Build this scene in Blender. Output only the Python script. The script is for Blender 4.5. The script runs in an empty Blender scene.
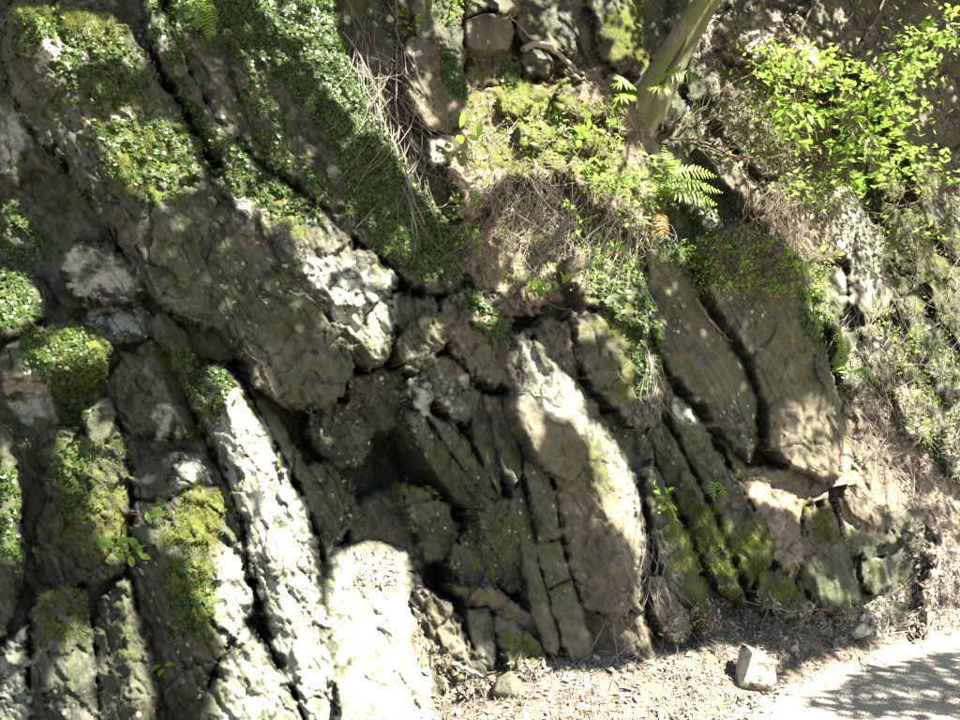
import bpy, math, time
import numpy as np
from mathutils import Vector
T00 = time.time()
sc = bpy.context.scene
COL = sc.collection
rng = np.random.default_rng(7)

# ------------------------------------------------------------------ camera, sky, sun, exposure
FPX = 923.0
EYE = np.array([0.0, 0.0, 1.5])
cam_d = bpy.data.cameras.new('camera'); cam = bpy.data.objects.new('camera', cam_d); COL.objects.link(cam)
cam.location = EYE; cam.rotation_euler = (math.radians(90), 0, 0)
cam_d.sensor_width = 36.0; cam_d.lens = 36.0 * FPX / 960.0; cam_d.clip_start = 0.05; cam_d.clip_end = 500
sc.camera = cam
SUN = np.array([0.50, -0.37, 0.80]); SUN /= np.linalg.norm(SUN)
sun_el = math.asin(SUN[2]); sun_az = math.atan2(SUN[0], SUN[1])
w = bpy.data.worlds.new('World'); sc.world = w; w.use_nodes = True
nt = w.node_tree; nt.nodes.clear()
sky = nt.nodes.new('ShaderNodeTexSky'); sky.sky_type = 'NISHITA'; sky.sun_disc = False
sky.sun_elevation = sun_el; sky.sun_rotation = sun_az
bg = nt.nodes.new('ShaderNodeBackground'); bg.inputs[1].default_value = 0.05
wo = nt.nodes.new('ShaderNodeOutputWorld')
nt.links.new(sky.outputs[0], bg.inputs[0]); nt.links.new(bg.outputs[0], wo.inputs[0])
sd = bpy.data.lights.new('sun', 'SUN'); sd.energy = 5.0; sd.angle = math.radians(0.5); sd.color = (1.0, 0.95, 0.87)
so = bpy.data.objects.new('sun', sd); COL.objects.link(so)
so.rotation_euler = Vector(-SUN).to_track_quat('-Z', 'Y').to_euler(); so.location = (4, -2, 9)
sc.view_settings.view_transform = 'Standard'; sc.view_settings.look = 'None'
sc.view_settings.exposure = 2.5; sc.view_settings.gamma = 1.0
sc.render.engine = 'CYCLES'; sc.cycles.max_bounces = 5; sc.cycles.diffuse_bounces = 1

# ------------------------------------------------------------------ noise (numpy)
def _h(ix, iy, s):
    n = (ix.astype(np.int64) * 374761393 + iy.astype(np.int64) * 668265263 + s * 1442695041) & 0xffffffff
    n = ((n ^ (n >> 13)) * 1274126177) & 0xffffffff
    n = ((n ^ (n >> 16)) * 2246822519) & 0xffffffff
    return ((n ^ (n >> 15)) & 0xffffff) / float(0xffffff)
def vnoise(x, y, s=0):
    ix = np.floor(x); iy = np.floor(y); fx = x - ix; fy = y - iy
    ux = fx * fx * fx * (fx * (fx * 6 - 15) + 10); uy = fy * fy * fy * (fy * (fy * 6 - 15) + 10)
    def g(ox, oy):
        a = _h(ix + ox, iy + oy, s) * 6.28318
        return np.cos(a) * (fx - ox) + np.sin(a) * (fy - oy)
    return 1.5 * ((g(0, 0) * (1 - ux) + g(1, 0) * ux) * (1 - uy) + (g(0, 1) * (1 - ux) + g(1, 1) * ux) * uy)
def fbm(x, y, s=0, o=4, p=.5):
    r = 0; a = 1
    for k in range(o):
        r = r + a * vnoise(x * 2 ** k, y * 2 ** k, s + k * 17); a *= p
    return r
def facets(x, y, s=0, tilt=1.0):
    """each Voronoi cell is a tilted flat with its own height: fractured stone"""
    ix = np.floor(x); iy = np.floor(y)
    best = np.full(x.shape, 1e9); val = np.zeros(x.shape); sec = np.full(x.shape, 1e9)
    for ox in (-1, 0, 1):
        for oy in (-1, 0, 1):
            cx = ix + ox; cy = iy + oy
            px = cx + .1 + .8 * _h(cx, cy, s); py = cy + .1 + .8 * _h(cx, cy, s + 1)
            dx = x - px; dy = y - py; d = dx * dx + dy * dy
            v = (_h(cx, cy, s + 2) - .5) + tilt * ((_h(cx, cy, s + 3) - .5) * dx + (_h(cx, cy, s + 4) - .5) * dy) * 2
            m = d < best
            sec = np.where(m, best, np.minimum(sec, d))
            val = np.where(m, v, val); best = np.where(m, d, best)
    return val, np.sqrt(sec) - np.sqrt(best)

# ------------------------------------------------------------------ place coordinates
PA, PB, PC = 3.94, 0.45, 0.30         # the cliff's mean plane: y = PA + PB x + PC z
def ray(px, py): return (px - 480) / FPX, (360 - py) / FPX
def base_t(px, py):
    u, v = ray(px, py)
    return (PA + 1.5 * PC) / (1 - PB * u - PC * v)
def at(px, py, h=0.0, t=None):
    u, v = ray(np.asarray(px, float), np.asarray(py, float))
    tt = (base_t(px, py) if t is None else t) - h
    return np.stack([u * tt, tt + 0 * u, 1.5 + v * tt], -1)
CP = np.array([(0, 0, -.05), (30, 200, -.16), (100, 100, .0), (160, 70, -.16), (200, 145, -.12), (20, 480, -.14), (130, 440, -.08), (245, 580, -.1), (100, 150, .0), (-200, 300, -.0), (350, 440, -.62), (400, 490, -.72), (360, 480, -.6), (470, 600, -.42), (560, 580, -.35), (300, 440, -.4), (450, 460, -.45), (610, 480, -.08),
    (640, 450, -.16), (690, 520, -.12), (740, 430, -.2), (700, 400, -.12), (780, 300, -.08), (900, 400, 0), (500, 150, -.02), (560, 80, -.1), (700, 130, -.15), (850, 120, -.28), (930, 110, -.3), (900, 600, 0),
    (100, 600, .02), (20, 500, -.02), (250, 500, .04), (60, 400, .04), (180, 420, .0), (380, 650, -.05), (300, 120, .03), (420, 60, -.18), (480, 80, -.15), (1100, 300, -.1), (1100, 0, -.2), (500, -150, -.2), (200, -150, -.1), (0, 800, -.1), (500, 800, -.1)], float)
def base_off(px, py):
    num = 0; den = 1e-9
    for cx, cy, ch in CP:
        g = np.exp(-((px - cx) ** 2 + (py - cy) ** 2) / (2 * 62 ** 2)) + 1e4 / (((px - cx) ** 2 + (py - cy) ** 2) + 4e4) ** 1.5 * .6
        num = num + g * ch; den = den + g
    return num / den
def sdist(P, X, Y):
    """signed distance to polygon, positive inside"""
    P = np.asarray(P, float); n = len(P)
    d2 = np.full(X.shape, 1e18); ins = np.zeros(X.shape, bool)
    for i in range(n):
        a = P[i]; b = P[(i + 1) % n]; e = b - a
        wx = X - a[0]; wy = Y - a[1]
        t = np.clip((wx * e[0] + wy * e[1]) / (e @ e + 1e-9), 0, 1)
        d2 = np.minimum(d2, (wx - e[0] * t) ** 2 + (wy - e[1] * t) ** 2)
        c = (a[1] > Y) != (b[1] > Y)
        if e[1] != 0: ins ^= c & (X < e[0] * (Y - a[1]) / e[1] + a[0])
    return np.where(ins, 1, -1) * np.sqrt(d2)

G = 1.6
X0, X1, Y0, Y1 = -250, 1210, -190, 860
gx = np.arange(X0, X1, G); gy = np.arange(Y0, Y1, G)
GX, GY = np.meshgrid(gx, gy)                      # [row(py), col(px)]
# strata run down to the right; (a along, b across)
ang = np.radians(np.clip(66 - (GX - 100) * .018, 48, 70))
SA = GX * math.cos(math.radians(60)) + GY * math.sin(math.radians(60))
SB = -GX * math.sin(math.radians(60)) + GY * math.cos(math.radians(60))
WX = fbm(GX / 60, GY / 60, 5, 3) * 12; WY = fbm(GX / 60, GY / 60, 9, 3) * 12
N_lo = fbm(GX / 70, GY / 70, 21, 3)
N_mid = fbm(GX / 22, GY / 22, 31, 4)
N_hi = fbm(GX / 6.5, GY / 6.5, 41, 3)
N_str = fbm((SA + WX) / 48, (SB + WY * .6) / 6.5, 131, 4, .6)
N_rg = 1 - 2 * np.abs(fbm((SA + WY * 2) / 34, (SB + WX) / 20, 151, 4, .55))
F_big, E_big = facets((SA + WX) / 62, (SB + WY) / 34, 51, 1.0)
F_mid, E_mid = facets((SA + WX * 1.3) / 27, (SB + WY) / 17, 61, 1.1)
F_sm, E_sm = facets((SA + WY) / 11, (SB + WX) / 8, 71, 1.2)
F_hor, E_hor = facets((GX + WX) / 30, (GY + WY) / 26, 81, 1.2)
E_N = fbm(GX / 16, GY / 16, 91, 4)
print('noise', round(time.time() - T00, 1))

# ------------------------------------------------------------------ paint masks: moss / tan / pale lichen of the stone, and sunlight painted pale
def zone(polys, feather=10, namp=10):
    r = np.zeros(GX.shape, np.float32)
    for it in polys:
        v, P = it
        P = np.asarray(P, float); f = feather
        x0, y0 = P.min(0) - 40; x1, y1 = P.max(0) + 40
        c0, c1 = np.searchsorted(gx, [x0, x1]); r0, r1 = np.searchsorted(gy, [y0, y1])
        sl = np.s_[r0:r1, c0:c1]
        d = sdist(P, GX[sl], GY[sl]) + E_N[sl] * namp + N_hi[sl] * namp * .4
        m = np.clip(d / f + .5, 0, 1) * v
        r[sl] = np.maximum(r[sl], m)
    return r
MOSS = zone([
 (1, [(10, 8), (70, 8), (125, 25), (140, 50), (110, 60), (85, 40), (40, 35), (15, 30)]), (.9, [(90, 120), (180, 120), (195, 170), (150, 200), (110, 190)]),
 (.8, [(80, 90), (130, 80), (150, 110), (90, 120)]), (1, [(25, 330), (70, 325), (105, 345), (100, 385), (60, 380), (30, 360)]), (.9, [(150, 338), (172, 345), (188, 400), (170, 380)]),
 (.7, [(50, 440), (128, 430), (130, 560), (100, 580), (60, 540)]), (.9, [(190, 480), (228, 490), (215, 560), (165, 540)]), (.9, [(175, 555), (215, 560), (215, 650), (190, 640), (160, 600)]),
 (.7, [(35, 590), (70, 590), (75, 640), (40, 640)]), (.6, [(0, 450), (20, 480), (20, 560), (0, 570)]), (.6, [(100, 600), (140, 600), (145, 680), (110, 660)]),
 (.7, [(240, 190), (300, 180), (320, 240), (280, 230)]), (.5, [(355, 310), (392, 310), (385, 350), (355, 350)]), (.6, [(400, 470), (470, 480), (455, 560), (410, 540)]),
 (.5, [(440, 430), (500, 430), (500, 520), (450, 490)]), (.75, [(460, 500), (520, 520), (525, 590), (470, 570)]), (.8, [(535, 590), (570, 575), (573, 600), (540, 600)]), (.75, [(490, 625), (535, 625), (548, 665), (500, 655)]),
 (.7, [(585, 260), (640, 270), (660, 400), (620, 410), (590, 350)]), (.9, [(655, 500), (690, 490), (712, 600), (700, 630), (680, 560)]), (1, [(690, 510), (715, 500), (745, 595), (735, 600), (700, 560)]),
 (1, [(715, 530), (770, 525), (775, 560), (745, 590)]), (1, [(806, 508), (828, 506), (838, 535), (812, 545)]), (.9, [(765, 570), (800, 570), (812, 605), (770, 600)]),
 (.6, [(730, 440), (760, 460), (735, 480)]), (.55, [(740, 250), (820, 270), (835, 390), (770, 380)]), (.5, [(660, 260), (730, 350), (700, 400), (650, 330)]),
 (1, [(595, 0), (645, 0), (655, 70), (615, 68)]), (1.1, [(480, 75), (570, 78), (600, 150), (510, 160)]), (.8, [(460, 90), (620, 100), (640, 200), (480, 190)]),
 (.7, [(870, 190), (960, 240), (960, 330), (900, 300)]), (.5, [(720, 100), (790, 110), (800, 180), (740, 170)]), (.5, [(860, 560), (890, 560), (890, 590), (862, 590)]),
 (.35, [(0, 120), (60, 180), (110, 250), (40, 280), (0, 260)]), (.25, [(130, 200), (240, 240), (260, 310), (180, 310)]),
 (.4, [(165, 0), (330, 0), (460, 240), (440, 290), (300, 190), (200, 90)]), (.45, [(500, 480), (560, 470), (560, 560), (520, 560)]), (.6, [(540, 455), (600, 430), (640, 500), (600, 500)])], 14, 16)
TAN = zone([
 (1, [(550, 478), (583, 470), (640, 500), (645, 640), (655, 668), (580, 655), (565, 600)]), (.9, [(510, 400), (585, 410), (585, 475), (545, 475)]), (.6, [(460, 580), (550, 600), (590, 655), (540, 670), (490, 620)]),
 (.9, [(640, 575), (665, 578), (688, 630), (665, 635)]), (.8, [(770, 400), (838, 395), (838, 478), (770, 460)]), (.3, [(640, 250), (840, 240), (838, 478), (700, 430)]), (1, [(740, 470), (920, 380), (920, 510), (780, 560)]),
 (.9, [(465, 15), (512, 15), (510, 50), (470, 50)]), (.8, [(770, 190), (850, 180), (850, 260), (780, 260)]), (.7, [(850, 260), (895, 290), (890, 320), (850, 320)]), (.6, [(425, 310), (520, 300), (520, 400), (440, 380)]),
 (.5, [(535, 250), (640, 300), (640, 420), (560, 370)]), (.7, [(405, 60), (470, 60), (470, 140), (405, 140)]), (.6, [(340, 560), (410, 550), (440, 740), (340, 740)]), (.35, [(240, 320), (340, 300), (345, 400), (260, 400)]),
 (.6, [(150, 620), (220, 640), (200, 740), (160, 740)]), (1, [(460, 80), (660, 60), (660, 280), (470, 290)]), (.5, [(720, 0), (960, 0), (960, 200), (720, 200)]), (.6, [(380, 520), (480, 640), (440, 740), (340, 740)])], 30, 20)
PALE = zone([  # lichen, plus brightening painted onto the sunlit faces
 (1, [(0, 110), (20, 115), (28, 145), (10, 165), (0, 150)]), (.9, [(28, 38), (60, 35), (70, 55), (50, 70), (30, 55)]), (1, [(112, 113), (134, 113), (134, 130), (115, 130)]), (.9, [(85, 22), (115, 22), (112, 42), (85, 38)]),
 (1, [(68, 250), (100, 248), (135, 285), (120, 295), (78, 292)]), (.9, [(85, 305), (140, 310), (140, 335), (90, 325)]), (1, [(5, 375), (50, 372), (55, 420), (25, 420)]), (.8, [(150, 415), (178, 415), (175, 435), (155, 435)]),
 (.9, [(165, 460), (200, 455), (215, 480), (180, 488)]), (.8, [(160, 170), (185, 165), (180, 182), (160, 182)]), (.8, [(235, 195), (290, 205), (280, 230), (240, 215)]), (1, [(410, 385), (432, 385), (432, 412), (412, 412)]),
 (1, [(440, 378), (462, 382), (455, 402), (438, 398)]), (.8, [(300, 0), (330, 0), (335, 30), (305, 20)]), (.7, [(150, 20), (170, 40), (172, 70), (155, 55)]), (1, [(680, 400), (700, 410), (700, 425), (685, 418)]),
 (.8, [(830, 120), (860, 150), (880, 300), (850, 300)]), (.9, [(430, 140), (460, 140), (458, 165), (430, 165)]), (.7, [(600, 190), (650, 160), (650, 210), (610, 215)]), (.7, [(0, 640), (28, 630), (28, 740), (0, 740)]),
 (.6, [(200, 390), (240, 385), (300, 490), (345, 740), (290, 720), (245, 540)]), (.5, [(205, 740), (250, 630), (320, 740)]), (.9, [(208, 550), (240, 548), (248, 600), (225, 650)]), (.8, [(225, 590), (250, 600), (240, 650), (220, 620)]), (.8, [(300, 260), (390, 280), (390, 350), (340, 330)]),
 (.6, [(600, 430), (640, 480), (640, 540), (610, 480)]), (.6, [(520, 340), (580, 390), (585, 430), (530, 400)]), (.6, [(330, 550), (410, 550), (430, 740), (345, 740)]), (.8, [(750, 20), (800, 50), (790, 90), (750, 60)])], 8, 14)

# ------------------------------------------------------------------ materials
def mat(name):
    m = bpy.data.materials.new(name); m.use_nodes = True
    n = m.node_tree; n.nodes.clear()
    return m, n
class NB:
    def __init__(s, n): s.n = n
    def node(s, t, **k):
        o = s.n.nodes.new(t)
        for a, b in k.items(): setattr(o, a, b)
        return o
    def L(s, a, b): s.n.links.new(a, b)
    def noise(s, vec, scale, detail=5, rough=.6, out=0, dist=0):
        o = s.node('ShaderNodeTexNoise'); s.L(vec, o.inputs['Vector']); o.inputs['Scale'].default_value = scale
        o.inputs['Detail'].default_value = detail; o.inputs['Roughness'].default_value = rough; o.inputs['Distortion'].default_value = dist
        return o.outputs[out]
    def rng(s, v, a, b, c=0, d=1):
        o = s.node('ShaderNodeMapRange'); s.L(v, o.inputs[0])
        for i, q in enumerate((a, b, c, d)): o.inputs[i + 1].default_value = q
        return o.outputs[0]
    def mix(s, f, a, b):
        o = s.node('ShaderNodeMix', data_type='RGBA')
        for sock, v in ((o.inputs[0], f), (o.inputs[6], a), (o.inputs[7], b)):
            if isinstance(v, tuple): sock.default_value = (*v, 1)
            elif isinstance(v, (int, float)): sock.default_value = v
            else: s.L(v, sock)
        return o.outputs[2]
    def math(s, op, a, b=0.0, clamp=False):
        o = s.node('ShaderNodeMath', operation=op, use_clamp=clamp)
        for i, v in enumerate((a, b)):
            if isinstance(v, (int, float)): o.inputs[i].default_value = v
            else: s.L(v, o.inputs[i])
        return o.outputs[0]
    def pos(s): return s.node('ShaderNodeNewGeometry').outputs['Position']

def rock_mat(name, hue=0.0, soil=False):
    m, n = mat(name); b = NB(n)
    P = b.pos(); g = b.node('ShaderNodeNewGeometry')
    at_ = b.node('ShaderNodeAttribute', attribute_name='paint'); sep = b.node('ShaderNodeSeparateColor'); b.L(at_.outputs['Color'], sep.inputs[0])
    moss, tan, pale = sep.outputs
    n1 = b.noise(P, 5, 8, .62); n2 = b.noise(P, 28, 8, .7); n3 = b.noise(P, 110, 5, .7); n4 = b.noise(P, 2.2, 4, .5, 0, 1.0)
    def dot(v):
        o = b.node('ShaderNodeVectorMath', operation='DOT_PRODUCT'); b.L(P, o.inputs[0]); o.inputs[1].default_value = v; return o.outputs['Value']
    cb = b.node('ShaderNodeCombineXYZ')
    for i_, (v_, k_) in enumerate((((.46, .2, -.866), 2.2), ((.81, .30, .50), 13.0), ((.40, -.88, .26), 9.0))):
        b.L(b.math('MULTIPLY', dot(v_), k_), cb.inputs[i_])
    str_ = b.noise(cb.outputs[0], 1.6, 8, .68, 0, .6)
    vw = b.node('ShaderNodeVectorMath', operation='ADD'); b.L(cb.outputs[0], vw.inputs[0])
    nc_ = b.node('ShaderNodeTexNoise'); nc_.inputs['Scale'].default_value = 6; nc_.inputs['Detail'].default_value = 5; b.L(P, nc_.inputs['Vector'])
    sc_ = b.node('ShaderNodeVectorMath', operation='SCALE'); b.L(nc_.outputs['Color'], sc_.inputs[0]); sc_.inputs['Scale'].default_value = 1.3; b.L(sc_.outputs[0], vw.inputs[1])
    vc = b.node('ShaderNodeTexVoronoi', feature='DISTANCE_TO_EDGE'); vc.inputs['Scale'].default_value = .85; b.L(vw.outputs[0], vc.inputs['Vector'])
    crack = b.math('MULTIPLY', b.rng(vc.outputs['Distance'], .0, .030, 1, 0), b.rng(n4, .50, .60))
    if soil: c = b.mix(b.rng(n2, .35, .65), (.13, .10, .065), (.42, .34, .25))
    else:
        c = b.mix(b.rng(n1, .36, .64), (.020, .021, .014), (.112, .112, .078))
        c = b.mix(b.rng(n2, .48, .70, 0, .55), c, (.25, .24, .18))
    if not soil: c = b.mix(b.math('MULTIPLY', b.rng(b.noise(P, 3.3, 6, .6, 0, .8), .42, .58), b.rng(n2, .35, .6, .3, .85)), c, (.070, .088, .032))
    if not soil: c = b.mix(b.rng(str_, .52, .68, 0, .45), c, (.21, .205, .16)); c = b.mix(b.rng(str_, .47, .34, 0, .5), c, (.022, .021, .014))
    tn = b.mix(b.rng(b.math('ADD', b.math('MULTIPLY', n2, .6), b.math('MULTIPLY', str_, .4)), .3, .7), (.105, .084, .052), (.25, .20, .135))
    c = b.mix(b.math('MULTIPLY', tan, b.rng(n1, .3, .6, .45, .95)), c, tn)
    # crustose lichen: pale spots; the patches also paint sunlit faces brighter
    v = b.node('ShaderNodeTexVoronoi'); v.inputs['Scale'].default_value = 22; b.L(P, v.inputs['Vector'])
    d = b.math('ADD', v.outputs['Distance'], b.math('MULTIPLY', b.math('SUBTRACT', n2, .5), 1.3))
    spot = b.math('MULTIPLY', b.rng(d, .20, .15), b.rng(n4, .48, .60))
    v2 = b.node('ShaderNodeTexVoronoi'); v2.inputs['Scale'].default_value = 75; b.L(P, v2.inputs['Vector'])
    spot2 = b.math('MULTIPLY', b.rng(b.math('ADD', v2.outputs['Distance'], b.math('MULTIPLY', b.math('SUBTRACT', n3, .5), .5)), .17, .12), b.rng(n1, .45, .6))
    lich_lit = b.mix(b.rng(n3, .3, .7), (.26, .275, .20), (.52, .51, .42))
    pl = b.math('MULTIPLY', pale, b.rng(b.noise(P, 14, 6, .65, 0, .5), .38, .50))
    if not soil:
        c = b.mix(b.math('MAXIMUM', b.math('MAXIMUM', spot, b.math('MULTIPLY', spot2, .5)), pl), c, lich_lit)
    c = b.mix(b.math('MULTIPLY', crack, .85), c, (.012, .011, .008))
    # moss
    sz = b.node('ShaderNodeSeparateXYZ'); b.L(g.outputs['Normal'], sz.inputs[0])
    mm = b.math('ADD', b.math('MULTIPLY', moss, .55), b.math('MULTIPLY', b.math('SUBTRACT', n2, .5), 1.5))
    mm = b.math('ADD', mm, b.math('MULTIPLY', sz.outputs[2], .18))
    mm = b.math('ADD', mm, b.math('MULTIPLY', b.math('SUBTRACT', n1, .5), .9))
    mk = b.math('MULTIPLY', b.rng(mm, .33, .52), .92)
    mc = b.mix(b.rng(b.noise(P, 170, 4, .7), .3, .7), (.028, .044, .006), (.155, .200, .022))
    mc = b.mix(b.rng(n1, .4, .6, 0, .5), mc, (.12, .10, .03))
    c = b.mix(mk, c, mc)
    bs = b.node('ShaderNodeBsdfPrincipled'); b.L(c, bs.inputs['Base Color']); bs.inputs['Roughness'].default_value = .82
    bs.inputs['Specular IOR Level'].default_value = .25
    bump = b.node('ShaderNodeBump'); bump.inputs['Strength'].default_value = .75; bump.inputs['Distance'].default_value = .008
    hh = b.math('ADD', b.math('MULTIPLY', n2, 1.3), b.math('MULTIPLY', n3, .6))
    hh = b.math('ADD', hh, b.math('MULTIPLY', str_, .9)); hh = b.math('SUBTRACT', hh, b.math('MULTIPLY', crack, .9))
    hh = b.math('ADD', hh, b.math('MULTIPLY', b.math('MULTIPLY', mk, b.noise(P, 260, 3, .7)), 1.0))
    b.L(hh, bump.inputs['Height']); b.L(bump.outputs[0], bs.inputs['Normal'])
    o = b.node('ShaderNodeOutputMaterial'); b.L(bs.outputs[0], o.inputs[0])
    return m
M_ROCK = rock_mat('weathered_rock'); M_SOIL = rock_mat('dry_soil', soil=True)
def leaf_mat(name, c1, c2, trans=.35, rough=.5, scale=9):
    m, n = mat(name); b = NB(n)
    gi = b.node('ShaderNodeNewGeometry')
    P = gi.outputs['Position']
    r = gi.outputs['Random Per Island']
    c = b.mix(b.math('ADD', b.math('MULTIPLY', r, .65), b.math('MULTIPLY', b.noise(P, scale, 3), .35)), c1, c2)
    bs = b.node('ShaderNodeBsdfPrincipled'); b.L(c, bs.inputs['Base Color']); bs.inputs['Roughness'].default_value = rough
    bs.inputs['Specular IOR Level'].default_value = .35
    o = b.node('ShaderNodeOutputMaterial')
    if trans > 0:
        tr = b.node('ShaderNodeBsdfTranslucent'); b.L(b.mix(.5, c, (c2[0] * 1.6, c2[1] * 1.7, c2[2] * .8)), tr.inputs[0])
        mx = b.node('ShaderNodeMixShader'); mx.inputs[0].default_value = trans
        b.L(bs.outputs[0], mx.inputs[1]); b.L(tr.outputs[0], mx.inputs[2]); b.L(mx.outputs[0], o.inputs[0])
    else: b.L(bs.outputs[0], o.inputs[0])
    return m
M_IVY = leaf_mat('small_vine_leaf', (.016, .034, .006), (.080, .130, .022), .12, .40)
M_LEAF = leaf_mat('fresh_leaf', (.16, .28, .035), (.38, .56, .12), .55, .45)
M_FERN = leaf_mat('fern_green', (.13, .22, .025), (.28, .42, .06), .35, .5)
M_YELL = leaf_mat('yellow_leaf', (.22, .20, .03), (.34, .32, .06), .35, .5)
M_DEADF = leaf_mat('withered_fern', (.14, .09, .03), (.30, .20, .06), .2, .7)
M_LITTER = leaf_mat('dead_leaf', (.075, .055, .04), (.50, .43, .35), .1, .75)
M_TWIG = leaf_mat('dead_twig', (.10, .08, .06), (.44, .38, .31), 0, .8)
M_DARKT = leaf_mat('brown_root', (.07, .05, .03), (.20, .15, .10), 0, .85)
M_SHADE_CANOPY = leaf_mat('shade_canopy_leaf', (.03, .06, .012), (.07, .13, .03), .12, .6)
M_BUDG = leaf_mat('moss_tuft', (.08, .10, .015), (.22, .25, .05), .2, .8)
def bark_mat():
    m, n = mat('tree_bark'); b = NB(n); P = b.pos()
    mp = b.node('ShaderNodeMapping'); mp.inputs['Scale'].default_value = (1, 1, .22); b.L(P, mp.inputs[0])
    k = b.noise(mp.outputs[0], 45, 8, .7); k2 = b.noise(P, 6, 5, .6)
    c = b.mix(b.rng(k, .35, .65), (.10, .085, .055), (.30, .26, .19))
    c = b.mix(b.rng(k2, .38, .56, 0, .85), c, (.13, .16, .045))
    bs = b.node('ShaderNodeBsdfPrincipled'); b.L(c, bs.inputs['Base Color']); bs.inputs['Roughness'].default_value = .85
    bp = b.node('ShaderNodeBump'); bp.inputs['Distance'].default_value = .02; b.L(k, bp.inputs['Height']); b.L(bp.outputs[0], bs.inputs['Normal'])
    o = b.node('ShaderNodeOutputMaterial'); b.L(bs.outputs[0], o.inputs[0]); return m
M_BARK = bark_mat()
def ground_mat(name, a, c2, pebble):
    m, n = mat(name); b = NB(n); P = b.pos()
    k = b.noise(P, 60 if pebble else 35, 8, .7); k2 = b.noise(P, 3, 5, .6)
    c = b.mix(b.rng(k, .3, .7), a, c2); c = b.mix(b.rng(k2, .4, .65, 0, .45), c, tuple(x * .6 for x in a))
    v = b.node('ShaderNodeTexVoronoi'); v.inputs['Scale'].default_value = 90 if pebble else 50; b.L(P, v.inputs['Vector'])
    c = b.mix(b.rng(v.outputs['Distance'], .1, .5, .35, 0), c, c2)
    bs = b.node('ShaderNodeBsdfPrincipled'); b.L(c, bs.inputs['Base Color']); bs.inputs['Roughness'].default_value = .9
    bp = b.node('ShaderNodeBump'); bp.inputs['Distance'].default_value = .012; bp.inputs['Strength'].default_value = .8
    b.L(b.math('SUBTRACT', k, v.outputs['Distance']), bp.inputs['Height']); b.L(bp.outputs[0], bs.inputs['Normal'])
    o = b.node('ShaderNodeOutputMaterial'); b.L(bs.outputs[0], o.inputs[0]); return m
M_ROAD = ground_mat('gravel_road', (.36, .32, .25), (.58, .52, .42), True)
M_DIRT = ground_mat('litter_soil', (.12, .085, .055), (.32, .24, .17), False)

# ------------------------------------------------------------------ mesh output
def tagit(o, label=None, cat=None, group=None, kind=None):
    if label: o['label'] = label
    if cat: o['category'] = cat
    if group: o['group'] = group
    if kind: o['kind'] = kind
    return o
def mesh_obj(name, V, F, m, parent=None, smooth=True, origin=None, attr=None, link=True):
    V = np.asarray(V, np.float32).reshape(-1, 3)
    if origin is None:
        origin = np.array([V[:, 0].mean(), V[:, 1].mean(), V[:, 2].min()]) if parent is None else np.zeros(3)
    if parent is not None and origin is not None and not np.any(origin): origin = np.array(parent.matrix_world.translation) if False else np.array(parent['o3'])
    V = V - origin
    me = bpy.data.meshes.new(name)
    if isinstance(F, tuple):      # list of arrays with different corner counts
        loops = np.concatenate([f.ravel() for f in F]); tot = np.concatenate([np.full(len(f), f.shape[1]) for f in F])
    else:
        F = np.asarray(F, np.int32); loops = F.ravel(); tot = np.full(len(F), F.shape[1])
    me.vertices.add(len(V)); me.vertices.foreach_set('co', V.ravel())
    me.loops.add(len(loops)); me.loops.foreach_set('vertex_index', loops.astype(np.int32))
    me.polygons.add(len(tot)); st = np.concatenate([[0], np.cumsum(tot)[:-1]])
    me.polygons.foreach_set('loop_start', st.astype(np.int32)); me.polygons.foreach_set('loop_total', tot.astype(np.int32))
    if smooth: me.polygons.foreach_set('use_smooth', np.ones(len(tot), bool))
    if attr is not None:
        ca = me.color_attributes.new('paint', 'FLOAT_COLOR', 'POINT'); ca.data.foreach_set('color', np.asarray(attr, np.float32).ravel())
    me.update(calc_edges=True); me.validate()
    me.materials.append(m)
    o = bpy.data.objects.new(name, me)
    if parent is None: o.location = origin
    else: o.parent = parent
    o['o3'] = [float(q) for q in origin]
    if link: COL.objects.link(o)
    return o
def empty(name, loc, label, cat, group=None):
    o = bpy.data.objects.new(name, None); o.location = loc; o['o3'] = [float(q) for q in loc]; COL.objects.link(o); o.empty_display_size = .1
    return tagit(o, label, cat, group)
def grid_faces(mask):
    idx = -np.ones(mask.shape, np.int64); idx[mask] = np.arange(mask.sum())
    a, b_, c, d = idx[:-1, :-1], idx[:-1, 1:], idx[1:, 1:], idx[1:, :-1]
    ok = (a >= 0) & (b_ >= 0) & (c >= 0) & (d >= 0)
    F = np.stack([a[ok], d[ok], c[ok], b_[ok]], -1)
    return idx, F
def skirt(V, F, back, shrink=.12):
    """close the open border of a patch by carrying it back into the hill"""
    E = np.concatenate([F[:, [0, 1]], F[:, [1, 2]], F[:, [2, 3]], F[:, [3, 0]]])
    key = E[:, 0] * 10 ** 7 + E[:, 1]; rk = E[:, 1] * 10 ** 7 + E[:, 0]
    B = E[~np.isin(key, rk)]
    bv = np.unique(B); m = {}
    pos = np.searchsorted(bv, B)
    c = V[bv].mean(0)
    Nw = (V[bv] * (1 - shrink) + c * shrink) + back
    n0 = len(V)
    Q = np.stack([B[:, 1], B[:, 0], n0 + pos[:, 0], n0 + pos[:, 1]], -1)
    return np.concatenate([V, Nw]), np.concatenate([F, Q]), bv
BACK = np.array([-.30, .75, -.12])
paint_full = np.stack([MOSS, TAN, PALE, np.ones_like(MOSS)], -1)

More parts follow.
